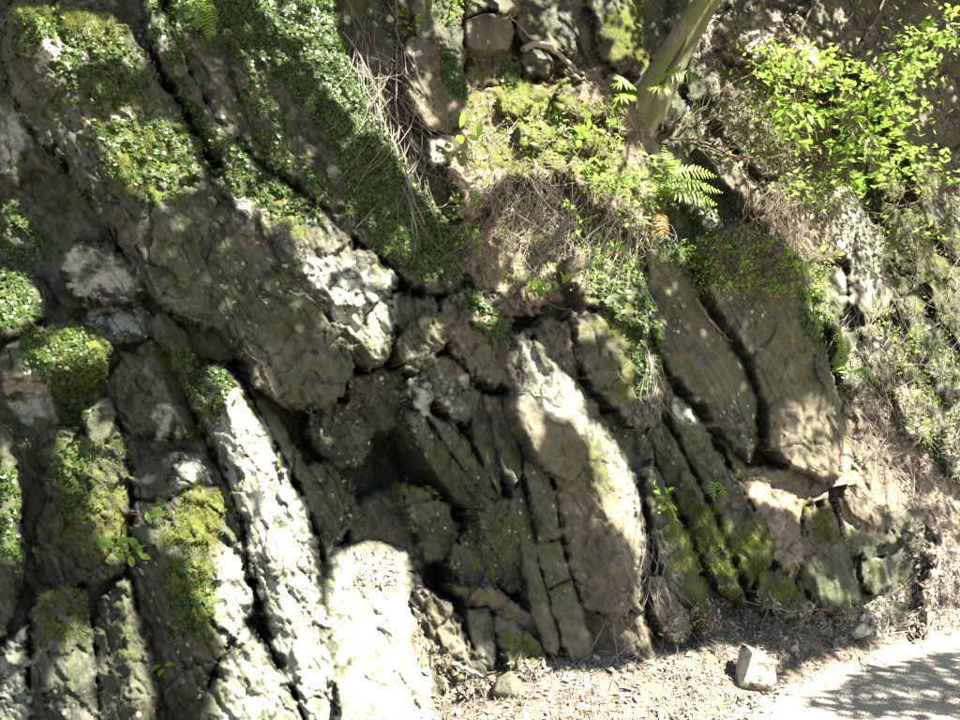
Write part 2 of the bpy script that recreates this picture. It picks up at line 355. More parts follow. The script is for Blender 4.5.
TB = base_t(GX, GY)
H = base_off(GX, GY) + .035 * F_big + .018 * F_mid + .006 * F_sm + .05 * N_lo + .014 * N_mid + .003 * N_hi + .010 * N_str + .008 * N_rg - .02 * np.exp(-(E_big / .06) ** 2)
HBED = H.copy()
ZH = H.copy()                       # nearest surface along each view direction (height over the mean plane)
def patch(P, h0, tilt=(0, 0), w=9, E=.07, ra=1.0, rb=1.0, nz=6.0, grow=2.5, hor=False, ridge=None, rel=True, dome=0.0, soft=False):
    P = np.asarray(P, float)
    x0, y0 = P.min(0) - 8; x1, y1 = P.max(0) + 8
    c0, c1 = np.searchsorted(gx, [x0, x1]); r0, r1 = np.searchsorted(gy, [y0, y1]); sl = np.s_[r0:r1, c0:c1]
    X = GX[sl]; Y = GY[sl]
    w = w * .62; E = E * .75
    s = sdist(P, X, Y); sm = float(s.max())
    if sm < 15: grow = min(grow, .8); ra = ra * .65; rb = rb * .6; nz = nz * .55
    s = s + grow + E_N[sl] * nz * .7 + N_hi[sl] * nz * .2 + F_sm[sl] * nz * .3 + F_mid[sl] * nz * .4
    mask = s > -2.5
    e = np.clip(s / w, 0, 1)
    drop = E * (1 - np.sqrt(np.clip(1 - (1 - e) ** 2, 0, 1))) + np.clip(-s, 0, 9) * .02
    cx, cy = P.mean(0)
    h = h0 + tilt[0] * (X - cx) / 100 + tilt[1] * (Y - cy) / 100
    if ridge is not None:
        (ax, ay), (bx, by), sl_, sr_ = ridge
        L = math.hypot(bx - ax, by - ay); q = ((X - ax) * (by - ay) - (Y - ay) * (bx - ax)) / L     # >0 on the right side going down
        h = h - np.where(q > 0, q * sr_, -q * sl_) / 100
    if dome: h = h + dome * (np.clip(s / max(s.max(), 1), 0, 1) ** .6 - 1)
    fb = F_hor[sl] if hor else F_mid[sl]
    h = h + ra * (.020 * F_big[sl] + .017 * fb + .0045 * F_sm[sl] - .012 * np.exp(-(E_mid[sl] / .04) ** 2) * (N_lo[sl] > -.1) + .0045 * N_str[sl] + .005 * N_rg[sl]) + rb * (.02 * N_lo[sl] + .007 * N_mid[sl] + .0014 * N_hi[sl]) - drop
    return sl, mask, h
SLABS = []
def slab(name, P, h0, label, cat='rock', mat_=None, kind=None, group=None, parent=None, step=1, **k):
    sl, mask, h = patch(P, h0, **k)
    ys = slice(sl[0].start, sl[0].stop, step)
    V = at(GX[sl], GY[sl], h)[mask]
    idx, F = grid_faces(mask)
    used = np.zeros(len(V), bool); used[F.ravel()] = True
    remap = np.cumsum(used) - 1; V = V[used]; F = remap[F]
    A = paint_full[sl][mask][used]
    V, F, bv = skirt(V, F, BACK * .4)
    A = np.concatenate([A, A[bv]])
    o = mesh_obj(name, V, F, mat_ or M_ROCK, parent=parent, attr=A)
    if kind: o['kind'] = kind
    else:
        if parent is None: tagit(o, label, cat, group)
        elif label: o['label'] = label
    z = ZH[sl]; z[mask] = np.maximum(z[mask], h[mask]); ZH[sl] = z
    return o

# ------------------------------------------------------------------ the cliff: bedrock sheet behind, then every rock slab
st = 2
bm_ = np.ones(GX[::st, ::st].shape, bool)
Vb = at(GX[::st, ::st], GY[::st, ::st], H[::st, ::st]).reshape(-1, 3); _, Fb = grid_faces(bm_)
Vb, Fb, bvb = skirt(Vb, Fb, BACK * 1.2, 0)
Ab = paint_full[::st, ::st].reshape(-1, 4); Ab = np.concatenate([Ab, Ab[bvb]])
tagit(mesh_obj('cliff_face', Vb, Fb, M_ROCK, attr=Ab), kind='structure')

S = slab
# soil banks lying on the rock
S('soil_bank', [(455, 85), (500, 78), (560, 72), (620, 70), (660, 95), (660, 190), (640, 232), (610, 215), (585, 190), (560, 175), (535, 182), (510, 176), (490, 200), (470, 215), (455, 190), (440, 150), (450, 110)], .10, '', mat_=M_SOIL, kind='structure', tilt=(0, .14), w=24, E=.12, nz=16, ra=.9)
S('root_hollow', [(465, 190), (520, 170), (590, 180), (640, 220), (625, 300), (575, 262), (560, 300), (530, 312), (470, 292)], -.06, '', mat_=M_SOIL, kind='structure', w=20, E=.10, nz=14, ra=1.6, rb=1.8)
S('earth_bank', [(835, 395), (860, 390), (900, 350), (1000, 300), (1200, 250), (1200, 700), (900, 700), (925, 620), (935, 540), (905, 480), (870, 440)], .02, '', mat_=M_SOIL, kind='structure', tilt=(0, .06), w=22, E=.09, nz=14)
S('earth_ledge', [(690, 20), (760, 10), (830, 60), (820, 90), (760, 60), (700, 55)], -.02, '', mat_=M_SOIL, kind='structure', tilt=(0, .12), w=14, E=.09, nz=10)
S('sandy_ledge', [(738, 474), (790, 462), (835, 478), (850, 400), (868, 420), (905, 470), (922, 505), (905, 520), (870, 505), (835, 505), (806, 512), (800, 560), (790, 575), (760, 540), (745, 500)], .03, '', mat_=M_SOIL, kind='structure', tilt=(0, .20), w=14, E=.09, nz=6)

# left part
S('rock_slab', [(-10, 95), (20, 108), (50, 148), (80, 188), (100, 215), (112, 238), (70, 246), (62, 282), (42, 292), (0, 270), (-60, 255), (-70, 120)], -.10, 'dark slab with pale lichen patches at the left edge, below the big mossy boulder', ridge=((30, 100), (60, 250), .06, .1), w=12)
S('boulder', [(3, 12), (35, 5), (70, 7), (110, 16), (135, 36), (152, 68), (168, 100), (185, 128), (197, 150), (205, 172), (222, 192), (250, 212), (275, 238), (296, 270), (322, 304), (346, 338), (352, 368), (340, 396), (310, 408), (282, 404), (258, 386), (240, 352), (226, 334), (185, 320), (160, 300), (140, 270), (122, 240), (100, 212), (86, 190), (68, 165), (44, 140), (20, 110), (8, 80)], .29, 'longest mossy boulder, reaching from the upper left corner down to the hollow', ridge=((40, 30), (150, 270), .42, .07), w=14, E=.13, ra=1.4, rb=1.6, nz=6)
S('rock_slab', [(140, -40), (156, -40), (160, 10), (175, 34), (188, 74), (214, 122), (252, 165), (300, 196), (318, 226), (300, 218), (270, 206), (240, 186), (214, 152), (197, 128), (182, 100), (164, 70), (150, 38)], .17, 'narrow leaning rib of rock just right of the long mossy boulder', ridge=((140, 0), (260, 185), .25, .15), w=8, E=.08)
S('rock_slab', [(162, -60), (325, -60), (345, 55), (368, 110), (395, 150), (425, 200), (458, 232), (466, 270), (452, 292), (418, 288), (378, 252), (342, 232), (302, 192), (260, 160), (215, 122), (192, 84), (174, 40)], .10, 'large dark slab overgrown with small round green vine leaves', ridge=((240, 0), (420, 290), .06, .10), w=16, E=.13, rb=1.6)
S('rock_slab', [(232, 45), (252, 58), (268, 108), (292, 152), (322, 172), (345, 205), (330, 210), (300, 188), (268, 160), (246, 112), (232, 78)], .16, 'thin leaf-covered rib standing out in the middle of the dark ivy slab', ridge=((240, 50), (320, 190), .2, .25), w=8, E=.07)
S('rock', [(64, 254), (80, 243), (107, 246), (124, 256), (140, 272), (147, 292), (134, 301), (100, 299), (77, 294), (66, 278)], .10, 'small rounded stone with a pale lichen face wedged under the long mossy boulder', w=12, E=.07, ra=.4)
S('rock', [(84, 304), (118, 300), (150, 310), (160, 330), (140, 342), (110, 340), (90, 328)], .03, 'grey flat stone below the small lichen stone', w=9, E=.06, tilt=(0, .3))
S('rock', [(178, 322), (200, 318), (230, 336), (234, 358), (214, 362), (194, 350)], .04, 'small dark stone in the crack under the tail of the mossy boulder', w=9)
S('rock', [(-60, 262), (0, 266), (26, 272), (40, 290), (44, 318), (18, 336), (-60, 340)], .14, 'bright leaf-dotted block at the left edge, halfway up', w=12, E=.1, tilt=(0, .2))
S('boulder', [(0, 374), (10, 345), (38, 326), (72, 322), (98, 333), (109, 350), (104, 380), (88, 402), (84, 424), (66, 432), (50, 424), (36, 434), (16, 408)], .22, 'block with a cap of green moss and round leaves in the left column', tilt=(0, -.1), ridge=((0, 380), (110, 360), .9, .15), w=9, E=.07)
S('rock', [(86, 416), (98, 402), (108, 398), (114, 416), (110, 440), (98, 446), (88, 436)], .19, 'small squared pale block under the mossy capped block', w=4, E=.04)
S('rock_column', [(38, 436), (60, 428), (90, 440), (108, 420), (118, 430), (128, 480), (131, 520), (130, 560), (116, 575), (84, 583), (56, 590), (38, 582), (32, 540), (46, 500), (42, 466)], .16, 'knobbly mossy column of rock, middle of the left edge', ridge=((90, 420), (95, 590), .25, .15), w=10, E=.09, ra=1.8, hor=True)
S('boulder', [(34, 596), (56, 588), (84, 590), (92, 640), (98, 690), (100, 810), (28, 810), (28, 700), (30, 640)], .20, 'tall rounded mossy boulder at the bottom of the left column', ridge=((66, 590), (68, 800), .25, .35), w=12, E=.11)
S('rock_column', [(94, 620), (108, 590), (130, 582), (136, 610), (146, 640), (154, 680), (158, 810), (106, 810), (99, 690)], .19, 'pale pointed column beside the tall rounded mossy boulder', ridge=((124, 590), (140, 800), .35, .2), w=9, E=.09, ra=1.5)
S('rock_slab', [(-70, 400), (4, 425), (12, 450), (20, 475), (21, 560), (17, 600), (6, 630), (-70, 660)], .18, 'leaf-speckled slab cut by the left edge, beside a black crack', w=10, E=.1, ridge=((0, 400), (10, 640), .1, .4))
S('rock_slab', [(-70, 660), (4, 645), (26, 628), (29, 700), (30, 810), (-70, 810)], .12, 'grey fractured slab in the bottom left corner', w=7, ra=1.8, hor=True)
S('rock', [(108, 382), (124, 356), (150, 340), (170, 350), (184, 376), (194, 415), (196, 436), (150, 434), (122, 430), (112, 406)], .12, 'dark hooded block with a mossy shoulder right of the capped block', ridge=((150, 340), (185, 440), .1, .7), w=12, E=.09)
S('rock', [(126, 440), (190, 434), (204, 440), (222, 478), (226, 486), (196, 486), (162, 502), (138, 498), (129, 470)], .07, 'low dark block under the dark hooded block', tilt=(0, .3), w=9, ra=1.7)
S('rock', [(172, 466), (184, 460), (196, 462), (206, 478), (200, 488), (186, 484)], .12, 'small bright angular chip lodged above the mossy sunlit block', w=4, E=.05)
S('boulder', [(136, 502), (165, 504), (200, 487), (227, 485), (236, 510), (244, 545), (240, 570), (256, 602), (244, 632), (218, 656), (206, 690), (196, 810), (166, 810), (158, 690), (142, 640), (134, 600), (131, 560), (133, 530)], .22, 'big sunlit mossy block with a dark undercut, right of the pale column', ridge=((140, 520), (220, 660), .35, .1), w=9, E=.08, ra=1.6)
S('rock_slab', [(148, 322), (165, 312), (186, 332), (198, 358), (196, 410), (184, 384), (170, 352), (156, 338)], .19, 'thin mossy strip of rock at the head of the bright diagonal rib', w=7, ridge=((160, 320), (192, 390), .4, .4))
S('rock_slab', [(192, 382), (214, 364), (238, 380), (252, 408), (270, 440), (287, 474), (303, 504), (315, 544), (321, 590), (333, 640), (350, 690), (358, 810), (335, 810), (297, 697), (276, 658), (266, 618), (257, 574), (246, 530), (232, 486), (218, 450), (200, 416)], .24, 'bright diagonal rib of pale rock running down to the bottom edge', ridge=((215, 365), (335, 800), .28, .22), w=10, E=.11, ra=1.25)
S('boulder', [(198, 810), (208, 700), (222, 660), (247, 628), (262, 642), (275, 666), (298, 702), (330, 810)], .27, 'pale sunlit boulder at the bottom edge between the mossy block and the diagonal rib', w=12, E=.1, ra=1.0, ridge=((247, 630), (260, 800), .1, .1))
S('rock_slab', [(240, 372), (258, 392), (286, 430), (306, 470), (325, 500), (336, 528), (327, 556), (312, 520), (298, 482), (276, 446), (256, 408)], .06, 'shaded strip behind the bright diagonal rib, dropping into the hollow', ridge=((245, 380), (330, 540), .2, .4), w=8)
S('rock_slab', [(206, 178), (250, 174), (290, 190), (322, 214), (348, 240), (382, 262), (397, 280), (385, 290), (394, 320), (390, 352), (370, 368), (344, 350), (325, 322), (300, 296), (276, 262), (262, 236), (236, 212)], .25, 'knobbly sunlit shoulder of rock across the middle of the upper left', ridge=((215, 180), (385, 350), .3, .2), w=13, E=.1, ra=2.2, rb=1.4)
# hollow and its surroundings
S('rock', [(345, 378), (372, 372), (400, 372), (412, 392), (408, 420), (385, 432), (360, 425), (350, 402)], -.08, 'reddish brown block at the roof of the hollow', w=10, tilt=(0, -.4), ra=1.4)
S('rock', [(325, 400), (350, 405), (368, 430), (362, 460), (340, 470), (318, 450), (312, 420)], -.12, 'dark block on the left side of the hollow', w=10, ra=1.5)
S('rock', [(300, 470), (325, 462), (350, 480), (360, 510), (340, 540), (320, 530), (306, 500)], -.1, 'greenish block low on the left side of the hollow', w=9, ra=1.4)
S('rock', [(380, 300), (410, 296), (440, 306), (430, 330), (400, 330), (385, 318)], .10, 'small grey knob under the tail of the ivy slab', w=7)
S('rock', [(398, 345), (408, 328), (428, 312), (444, 316), (443, 345), (432, 366), (416, 376), (404, 366)], .16, 'angular knob with a bright tip just above the hollow', w=5, E=.07, ra=1.6)
S('rock', [(440, 305), (470, 290), (502, 300), (517, 338), (512, 372), (494, 388), (472, 368), (450, 352)], .10, 'brown knobbly block under the hanging roots', w=9, ra=1.7)
S('rock', [(410, 382), (424, 362), (442, 354), (460, 368), (468, 386), (448, 402), (430, 396), (424, 412), (412, 404)], .12, 'pale green lichen-crusted block at the top of the inner strips', w=7, E=.06)
S('rock', [(446, 402), (462, 386), (480, 392), (478, 410), (466, 424), (452, 418)], .08, 'small dark wedge right of the lichen-crusted block', w=6)
S('rock_slab', [(402, 408), (416, 412), (440, 440), (462, 470), (484, 494), (498, 506), (482, 512), (455, 498), (432, 470), (414, 440)], .12, 'rough stepped strip of rock leaning over the hollow', ridge=((405, 410), (490, 505), .35, .3), w=6, E=.06, ra=1.8)
S('rock_slab', [(430, 414), (452, 424), (470, 450), (488, 480), (498, 500), (486, 498), (466, 474), (444, 444)], .09, 'green inner strip behind the rough stepped strip', w=5, E=.05)
S('rock_slab', [(468, 400), (482, 396), (496, 436), (502, 470), (500, 500), (488, 478), (474, 440)], .05, 'narrow dark strip between the green strip and the sunlit thin rib', w=5, E=.05)
S('rock_slab', [(486, 396), (499, 400), (512, 426), (524, 452), (520, 476), (512, 492), (502, 470), (494, 440)], .13, 'thin rib with a bright sunlit end in the centre', w=5, E=.05, ridge=((490, 400), (515, 480), .3, .3))
S('rock', [(402, 488), (426, 490), (446, 504), (459, 526), (456, 546), (442, 562), (428, 560), (420, 536), (408, 514)], -.02, 'mossy rounded block on the right side of the hollow', w=9, tilt=(0, -.2))
S('rock', [(360, 500), (390, 490), (408, 516), (420, 545), (424, 575), (405, 560), (380, 545), (350, 545), (345, 525)], -.16, 'low green boulder at the back of the hollow', w=14, E=.1, ra=.6)
S('rock', [(456, 546), (476, 518), (492, 545), (500, 566), (492, 584), (462, 586), (450, 568)], -.02, 'dark green block left of the broken columns', w=7)
S('rock_column', [(476, 514), (512, 500), (518, 530), (526, 570), (524, 592), (502, 588), (486, 562)], .02, 'broad green topped column left of the thin standing columns', w=6, E=.06, tilt=(0, -.2))
S('rock_column', [(510, 490), (522, 480), (534, 528), (538, 568), (551, 600), (560, 634), (556, 655), (544, 652), (532, 612), (523, 570), (517, 528)], .09, 'longest thin standing column, leaning, second from the long leaning slab', w=4, E=.05, ra=.7, ridge=((516, 490), (552, 650), .3, .4))
S('rock_column', [(524, 458), (545, 466), (554, 490), (559, 536), (540, 541), (533, 512), (527, 486)], .13, 'short smooth column section with a flat broken lower end', w=5, E=.06, ra=.6)
S('rock_column', [(536, 544), (559, 540), (567, 566), (570, 578), (547, 588), (541, 566)], .07, 'dark green column section under the short smooth one', w=4, E=.05, ra=.7)
S('rock_column', [(548, 591), (571, 580), (584, 618), (592, 652), (578, 664), (563, 642), (554, 612)], .08, 'tan lowest column section standing on the litter', w=5, E=.05, ra=.8)
S('rock', [(456, 588), (490, 583), (514, 606), (538, 618), (545, 648), (530, 636), (506, 626), (490, 606), (468, 606)], .04, 'brown wedge of rock at the foot of the columns', w=7, tilt=(0, -.3))
S('rock', [(466, 610), (486, 606), (494, 622), (497, 650), (492, 668), (479, 662), (470, 640)], .04, 'small upright stone under the brown wedge', w=6)
S('rock', [(496, 618), (516, 622), (540, 642), (552, 672), (530, 684), (512, 672), (500, 650)], .05, 'mossy foot stone resting on the litter beside the columns', w=8)
S('rock', [(518, 662), (532, 657), (545, 666), (548, 682), (530, 690), (516, 682)], .12, 'small pale stone with a green tuft lying in front of the columns', w=5, E=.06)
# tan slabs in the centre
S('boulder', [(498, 372), (512, 342), (524, 332), (548, 358), (570, 376), (590, 398), (612, 430), (630, 456), (642, 492), (648, 540), (644, 584), (640, 610), (614, 618), (582, 604), (568, 560), (560, 520), (552, 482), (546, 470), (532, 450), (518, 424), (504, 400)], .24, 'long leaning tan slab with a blazing sunlit right edge in the centre', ridge=((556, 366), (636, 600), .32, .42), w=10, E=.10, ra=.8)
S('boulder', [(508, 398), (530, 394), (560, 406), (582, 424), (590, 448), (586, 467), (569, 480), (546, 472), (531, 451), (517, 424)], .27, 'rounded tan face bulging from the upper left of the long leaning slab', w=14, E=.10, ra=.35, rb=.8, grow=1, nz=3)
S('rock', [(582, 606), (612, 616), (640, 608), (648, 636), (660, 668), (642, 674), (612, 658), (592, 656), (580, 640)], .17, 'tan foot of the long leaning slab, lit at its tip', w=8, ridge=((637, 610), (655, 670), .4, .3), ra=.8)
S('rock', [(536, 330), (550, 320), (570, 325), (577, 345), (576, 368), (582, 378), (566, 382), (549, 366), (536, 346)], .10, 'grey knob behind the top of the long leaning slab', w=8)
S('rock', [(572, 312), (600, 308), (628, 318), (645, 335), (659, 360), (664, 398), (658, 424), (640, 426), (618, 410), (598, 390), (584, 370), (576, 345)], .17, 'dappled lichen boulder left of the smooth brown faces', w=12, E=.10, tilt=(0, .05))
S('rock', [(566, 262), (580, 246), (606, 244), (634, 260), (660, 300), (660, 335), (640, 332), (612, 308), (590, 304)], .15, 'mossy dappled shoulder above the lichen boulder', w=12, tilt=(0, .2))
S('rock_slab', [(600, 405), (622, 418), (640, 432), (655, 450), (650, 480), (640, 500), (628, 470), (610, 440)], .02, 'dark strip tucked between the lichen boulder and the long leaning slab', w=8)
# right-centre slabs
S('rock_slab', [(644, 470), (652, 458), (668, 494), (690, 542), (704, 580), (718, 628), (702, 632), (684, 604), (664, 592), (655, 560), (648, 520)], .17, 'upright mossy slab right of the long leaning slab', w=8, grow=-1.2, nz=4, ridge=((655, 465), (705, 625), .15, .5))
S('rock_slab', [(642, 428), (664, 418), (688, 456), (712, 508), (730, 550), (748, 606), (726, 600), (704, 570), (694, 540), (672, 498), (652, 462)], .08, 'bright moss-edged slab, second to the right of the long leaning slab', w=6, grow=-1.2, nz=4, E=.09, ridge=((668, 430), (745, 600), .35, .2))
S('rock_slab', [(656, 374), (676, 394), (694, 408), (714, 445), (737, 480), (758, 510), (777, 542), (774, 568), (750, 592), (736, 562), (718, 520), (702, 490), (682, 450), (664, 412)], .15, 'long diagonal slab with a white patch and a green mossy foot', w=7, grow=-1.2, nz=4, E=.10, ridge=((660, 375), (775, 550), .2, .4), ra=.8)
S('rock', [(646, 578), (660, 576), (682, 608), (690, 628), (684, 640), (668, 640), (654, 614)], .20, 'tan finger of rock leaning on the litter', w=6, E=.06, ra=.6)
S('boulder', [(648, 250), (668, 238), (690, 262), (700, 300), (722, 330), (746, 368), (757, 402), (758, 440), (748, 462), (722, 434), (702, 406), (668, 372), (652, 340), (645, 290)], .16, 'smooth dark brown face left of the long black crack', w=9, E=.12, ra=.3, rb=1.0, nz=2.5, grow=0)
S('boulder', [(698, 240), (740, 222), (800, 258), (812, 310), (829, 370), (838, 400), (843, 440), (840, 476), (824, 482), (792, 467), (768, 449), (764, 400), (750, 360), (726, 322), (706, 290)], .24, 'overhanging dark brown face right of the long black crack', w=7, E=.14, ra=.7, rb=1.0, nz=2.5, grow=0, tilt=(0, -.05))
S('rock', [(724, 440), (746, 466), (790, 470), (800, 480), (770, 484), (735, 478)], .02, 'low dark stone in the shade under the overhanging face', w=7)
S('boulder', [(804, 512), (826, 504), (840, 520), (848, 548), (862, 588), (862, 602), (840, 612), (820, 604), (806, 590), (800, 570), (800, 540)], .15, 'mossy green boulder standing on the litter on the right', w=10, ridge=((828, 505), (840, 610), .15, .4))
S('rock', [(838, 502), (852, 488), (872, 498), (884, 520), (884, 540), (870, 557), (850, 560), (844, 536)], .14, 'pale grass-capped block right of the mossy green boulder', w=8, E=.07, tilt=(0, -.2))
S('rock', [(882, 508), (906, 505), (920, 518), (912, 536), (892, 542), (882, 526)], .10, 'low brown block furthest right in the row of boulders', w=8)
S('rock', [(862, 562), (886, 556), (892, 584), (874, 594), (862, 582)], .10, 'small mossy stone in the corner below the grass-capped block', w=6)
S('rock', [(762, 572), (784, 564), (800, 588), (814, 610), (792, 616), (766, 606), (758, 590)], .13, 'low mossy stone left of the mossy green boulder', w=8)
# top
S('rock_column', [(406, 50), (418, 38), (440, 40), (452, 60), (468, 88), (470, 112), (466, 128), (448, 134), (424, 126), (410, 92)], .08, 'tall smooth brown block hanging behind the tangled roots', w=8, ra=.6)
S('rock', [(424, 138), (446, 134), (464, 130), (462, 150), (450, 166), (430, 164)], .08, 'small pale stone under the tall smooth brown block', w=6)
S('rock', [(415, 0), (440, -20), (462, 0), (466, 40), (458, 80), (446, 50), (428, 36), (414, 30)], .10, 'pale sunlit wedge at the top edge, left of the square tan block', w=7)
S('boulder', [(466, 22), (484, 14), (508, 14), (512, 32), (507, 48), (482, 51), (468, 46)], .14, 'square tan block jutting out near the top edge', w=4, E=.05, ra=.4, nz=1, grow=1)
S('rock', [(470, -40), (512, -40), (520, 0), (512, 12), (484, 12), (466, 16)], .14, 'bright mossy stone on top of the square tan block', w=7)
S('rock', [(470, 52), (506, 50), (520, 66), (512, 86), (480, 88), (466, 74)], .0, 'dark recessed block under the square tan block', w=7)
S('rock', [(520, 52), (540, 48), (552, 62), (548, 76), (526, 76)], .04, 'small brown stone behind the fallen branch', w=5)
S('rock_slab', [(512, -60), (560, -60), (580, 10), (572, 50), (545, 48), (520, 40), (514, 0)], .0, 'grey upright slab at the top edge above the fallen branch', w=8, tilt=(0, .1))
S('rock_slab', [(585, -60), (622, -60), (632, 10), (646, 48), (652, 74), (622, 74), (604, 54), (592, 10)], .04, 'leaning slab streaked with bright green moss at the top edge', w=8, ridge=((605, -20), (640, 75), .2, .2), ra=.6)
S('rock', [(600, 188), (625, 162), (650, 160), (655, 190), (650, 212), (618, 214)], .14, 'pale banded stone poking out of the leafy slope', w=6)
S('rock', [(606, 108), (622, 96), (640, 106), (640, 128), (620, 136), (606, 124)], .13, 'small bright stone on the sunlit soil slope', w=6)
S('rock', [(768, 186), (800, 180), (838, 190), (850, 220), (846, 258), (812, 264), (780, 258), (764, 220)], .06, 'wide tan block under the roots on the right', w=9, ra=.6)
S('rock', [(826, 196), (850, 186), (866, 220), (884, 280), (872, 300), (850, 262)], .05, 'grey lichen strip right of the wide tan block', w=7)
S('rock', [(852, 262), (872, 258), (892, 276), (892, 312), (866, 322), (850, 300)], .07, 'small tan stone below the grey lichen strip', w=6)
S('rock', [(720, 120), (745, 108), (768, 130), (790, 165), (770, 176), (742, 160)], .02, 'mossy diagonal rib under the leafy shrub', w=7)
S('rock', [(700, 40), (720, 60), (716, 100), (690, 96), (688, 60)], -.02, 'grey stone right of the leaning trunk', w=7)
S('rock', [(790, 20), (830, 10), (852, 50), (838, 80), (806, 60)], -.08, 'pale stone behind the shrub at the top', w=8)
S('rock', [(885, 60), (930, 50), (945, 120), (925, 160), (895, 120)], -.12, 'dark slab in the shade at the upper right', w=9)
S('rock', [(915, 160), (960, 150), (990, 240), (960, 260), (925, 215)], -.05, 'mossy slab at the right edge below the dark slab', w=9)
S('rock', [(880, 200), (915, 215), (940, 262), (950, 300), (925, 300), (895, 250)], .03, 'green streaked rib at the right, above the litter bank', w=7, ridge=((890, 205), (940, 300), .3, .3))
S('rock', [(800, 262), (840, 268), (848, 300), (838, 330), (815, 320), (806, 290)], .06, 'stone half hidden by grass at the corner of the overhang', w=7)
S('rock', [(858, 330), (890, 325), (905, 355), (888, 380), (862, 370)], .08, 'brown stone in the roots above the litter bank', w=7)
S('rock', [(905, 330), (940, 335), (950, 370), (925, 390), (902, 370)], .06, 'dark stone in the roots near the right edge', w=7)
S('rock_slab', [(410, 600), (424, 590), (448, 606), (466, 640), (480, 668), (480, 690), (450, 700), (440, 740), (430, 740), (424, 680)], .06, 'broken mossy slab right of the white sunlit face', w=7, ra=2)
S('boulder', [(318, 566), (332, 548), (352, 544), (372, 538), (402, 546), (414, 562), (418, 610), (426, 640), (436, 690), (444, 810), (345, 810), (338, 690), (328, 640), (320, 600)], .08, 'broad white sunlit rock face at the bottom below the hollow', w=9, E=.08, tilt=(0, .25), ra=.8)
for P_, h_, lab in [([(560, 92), (584, 84), (606, 98), (604, 116), (578, 120), (560, 108)], .16, 'largest white sunlit stone on the mossy soil slope'),
  ([(500, 96), (520, 90), (532, 104), (520, 116), (502, 112)], .15, 'pale stone at the left of the mossy soil slope'),
  ([(584, 134), (604, 130), (614, 148), (598, 160), (582, 150)], .17, 'white stone in the middle of the leafy soil slope'),
  ([(520, 128), (542, 122), (552, 138), (538, 150), (520, 144)], .19, 'half buried stone under the broad-leaved sprig on the soil slope')]:
    S('rock', P_, h_, lab, w=7, E=.05)
G2 = 'mossy ribs and stones of the slope behind the shrub'
for P_, h_, lab in [([(876, 96), (892, 92), (925, 140), (955, 200), (948, 218), (925, 190), (895, 140)], -.10, 'grey-green rib of rock behind the right side of the shrub'),
  ([(826, 96), (842, 90), (872, 130), (905, 190), (892, 204), (862, 160)], -.12, 'mossy rib of rock half hidden by the middle of the shrub'),
  ([(700, 150), (718, 140), (748, 178), (772, 200), (756, 214), (724, 184)], .0, 'short mossy rib between the fern and the wide tan block'),
  ([(655, 60), (675, 70), (684, 110), (668, 130), (655, 110)], -.02, 'grey stone hidden behind the foot of the leaning tree'),
  ([(896, 300), (915, 296), (952, 350), (965, 392), (945, 396), (915, 350)], .05, 'diagonal grey rib above the litter bank at the right edge'),
  ([(838, 336), (858, 332), (866, 362), (858, 392), (842, 384)], .05, 'small grey stone between the fern corner and the litter bank'),
  ([(898, 392), (925, 388), (945, 420), (930, 446), (905, 430)], .07, 'weathered stone sticking out of the litter bank'),
  ([(940, 430), (968, 424), (990, 460), (975, 490), (948, 470)], .07, 'grey stone in the litter bank cut by the right edge'),
  ([(800, 8), (826, -10), (870, 40), (902, 92), (880, 96), (842, 52)], -.12, 'pale diagonal rock at the top edge behind the shrub'),
  ([(856, 232), (880, 228), (896, 258), (884, 276), (862, 266)], .03, 'low dark stone under the roots at the right'),
  ([(722, 14), (752, 10), (772, 34), (758, 56), (730, 46)], -.02, 'stone in the brown needle ledge right of the trunk'),
  ([(930, 284), (975, 276), (1000, 330), (970, 350), (942, 322)], .04, 'pale stone at the right edge in the roots')]:
    S('rock', P_, h_ + .07, lab, w=8, E=.09, ra=1.2)
# margins out of frame, so that a step aside still sees a cliff
k = 0
for (cx, cy, rx, ry) in [(-140, -60, 90, 90), (-130, 560, 60, 80), (1060, 60, 70, 80), (1100, 200, 70, 80), (1030, -90, 80, 60), (700, -110, 80, 60), (860, -110, 70, 60), (60, -110, 80, 60), (400, -110, 60, 60)]:
    a = np.linspace(0, 2 * np.pi, 11)[:-1]; rr = rng.uniform(.75, 1.15, 10)
    S('rock', np.stack([cx + rx * rr * np.cos(a), cy + ry * rr * np.sin(a)], -1), .03, 'rock of the cliff beyond the picture', group='rocks of the cliff beyond the picture', w=14, E=.1)
print('slabs', round(time.time() - T00, 1))

# ------------------------------------------------------------------ ground
def road_y(x): return 3.07 + .81 * x
def smooth(a, b, x):
    t = np.clip((x - a) / (b - a), 0, 1); return t * t * (3 - 2 * t)
def talus_z(x, y):
    d = y - road_y(x) + .06 * vnoise(x * 3, y * 3, 3)
    s = (.20 + .17 * smooth(.2, 1.6, x)) * smooth(-.42, .35, x)
    return np.where(d > 0, s * np.minimum(d, 1.6), d * .5) + (.02 * vnoise(x * 5, y * 5, 4) + .012 * vnoise(x * 14, y * 14, 5)) * smooth(-.1, .2, d) - .004
xs = np.arange(-1.6, 5.0, .022); ys = np.arange(1.6, 8.0, .022)
TX, TY = np.meshgrid(xs, ys); TZ = talus_z(TX, TY)
keep = (TY < PA + PB * TX + .9) & (TY > road_y(TX) - .5)
idx, F = grid_faces(keep); V = np.stack([TX, TY, TZ], -1)[keep]
us = np.zeros(len(V), bool); us[F.ravel()] = True; rm = np.cumsum(us) - 1
tagit(mesh_obj('litter_slope', V[us], rm[F][:, ::-1], M_DIRT), kind='structure')
xs = np.arange(-1.0, 7.0, .05); ys = np.arange(1.2, 8.0, .05)
RX, RY = np.meshgrid(xs, ys); RZ = .006 * vnoise(RX * 4, RY * 4, 6) + .004
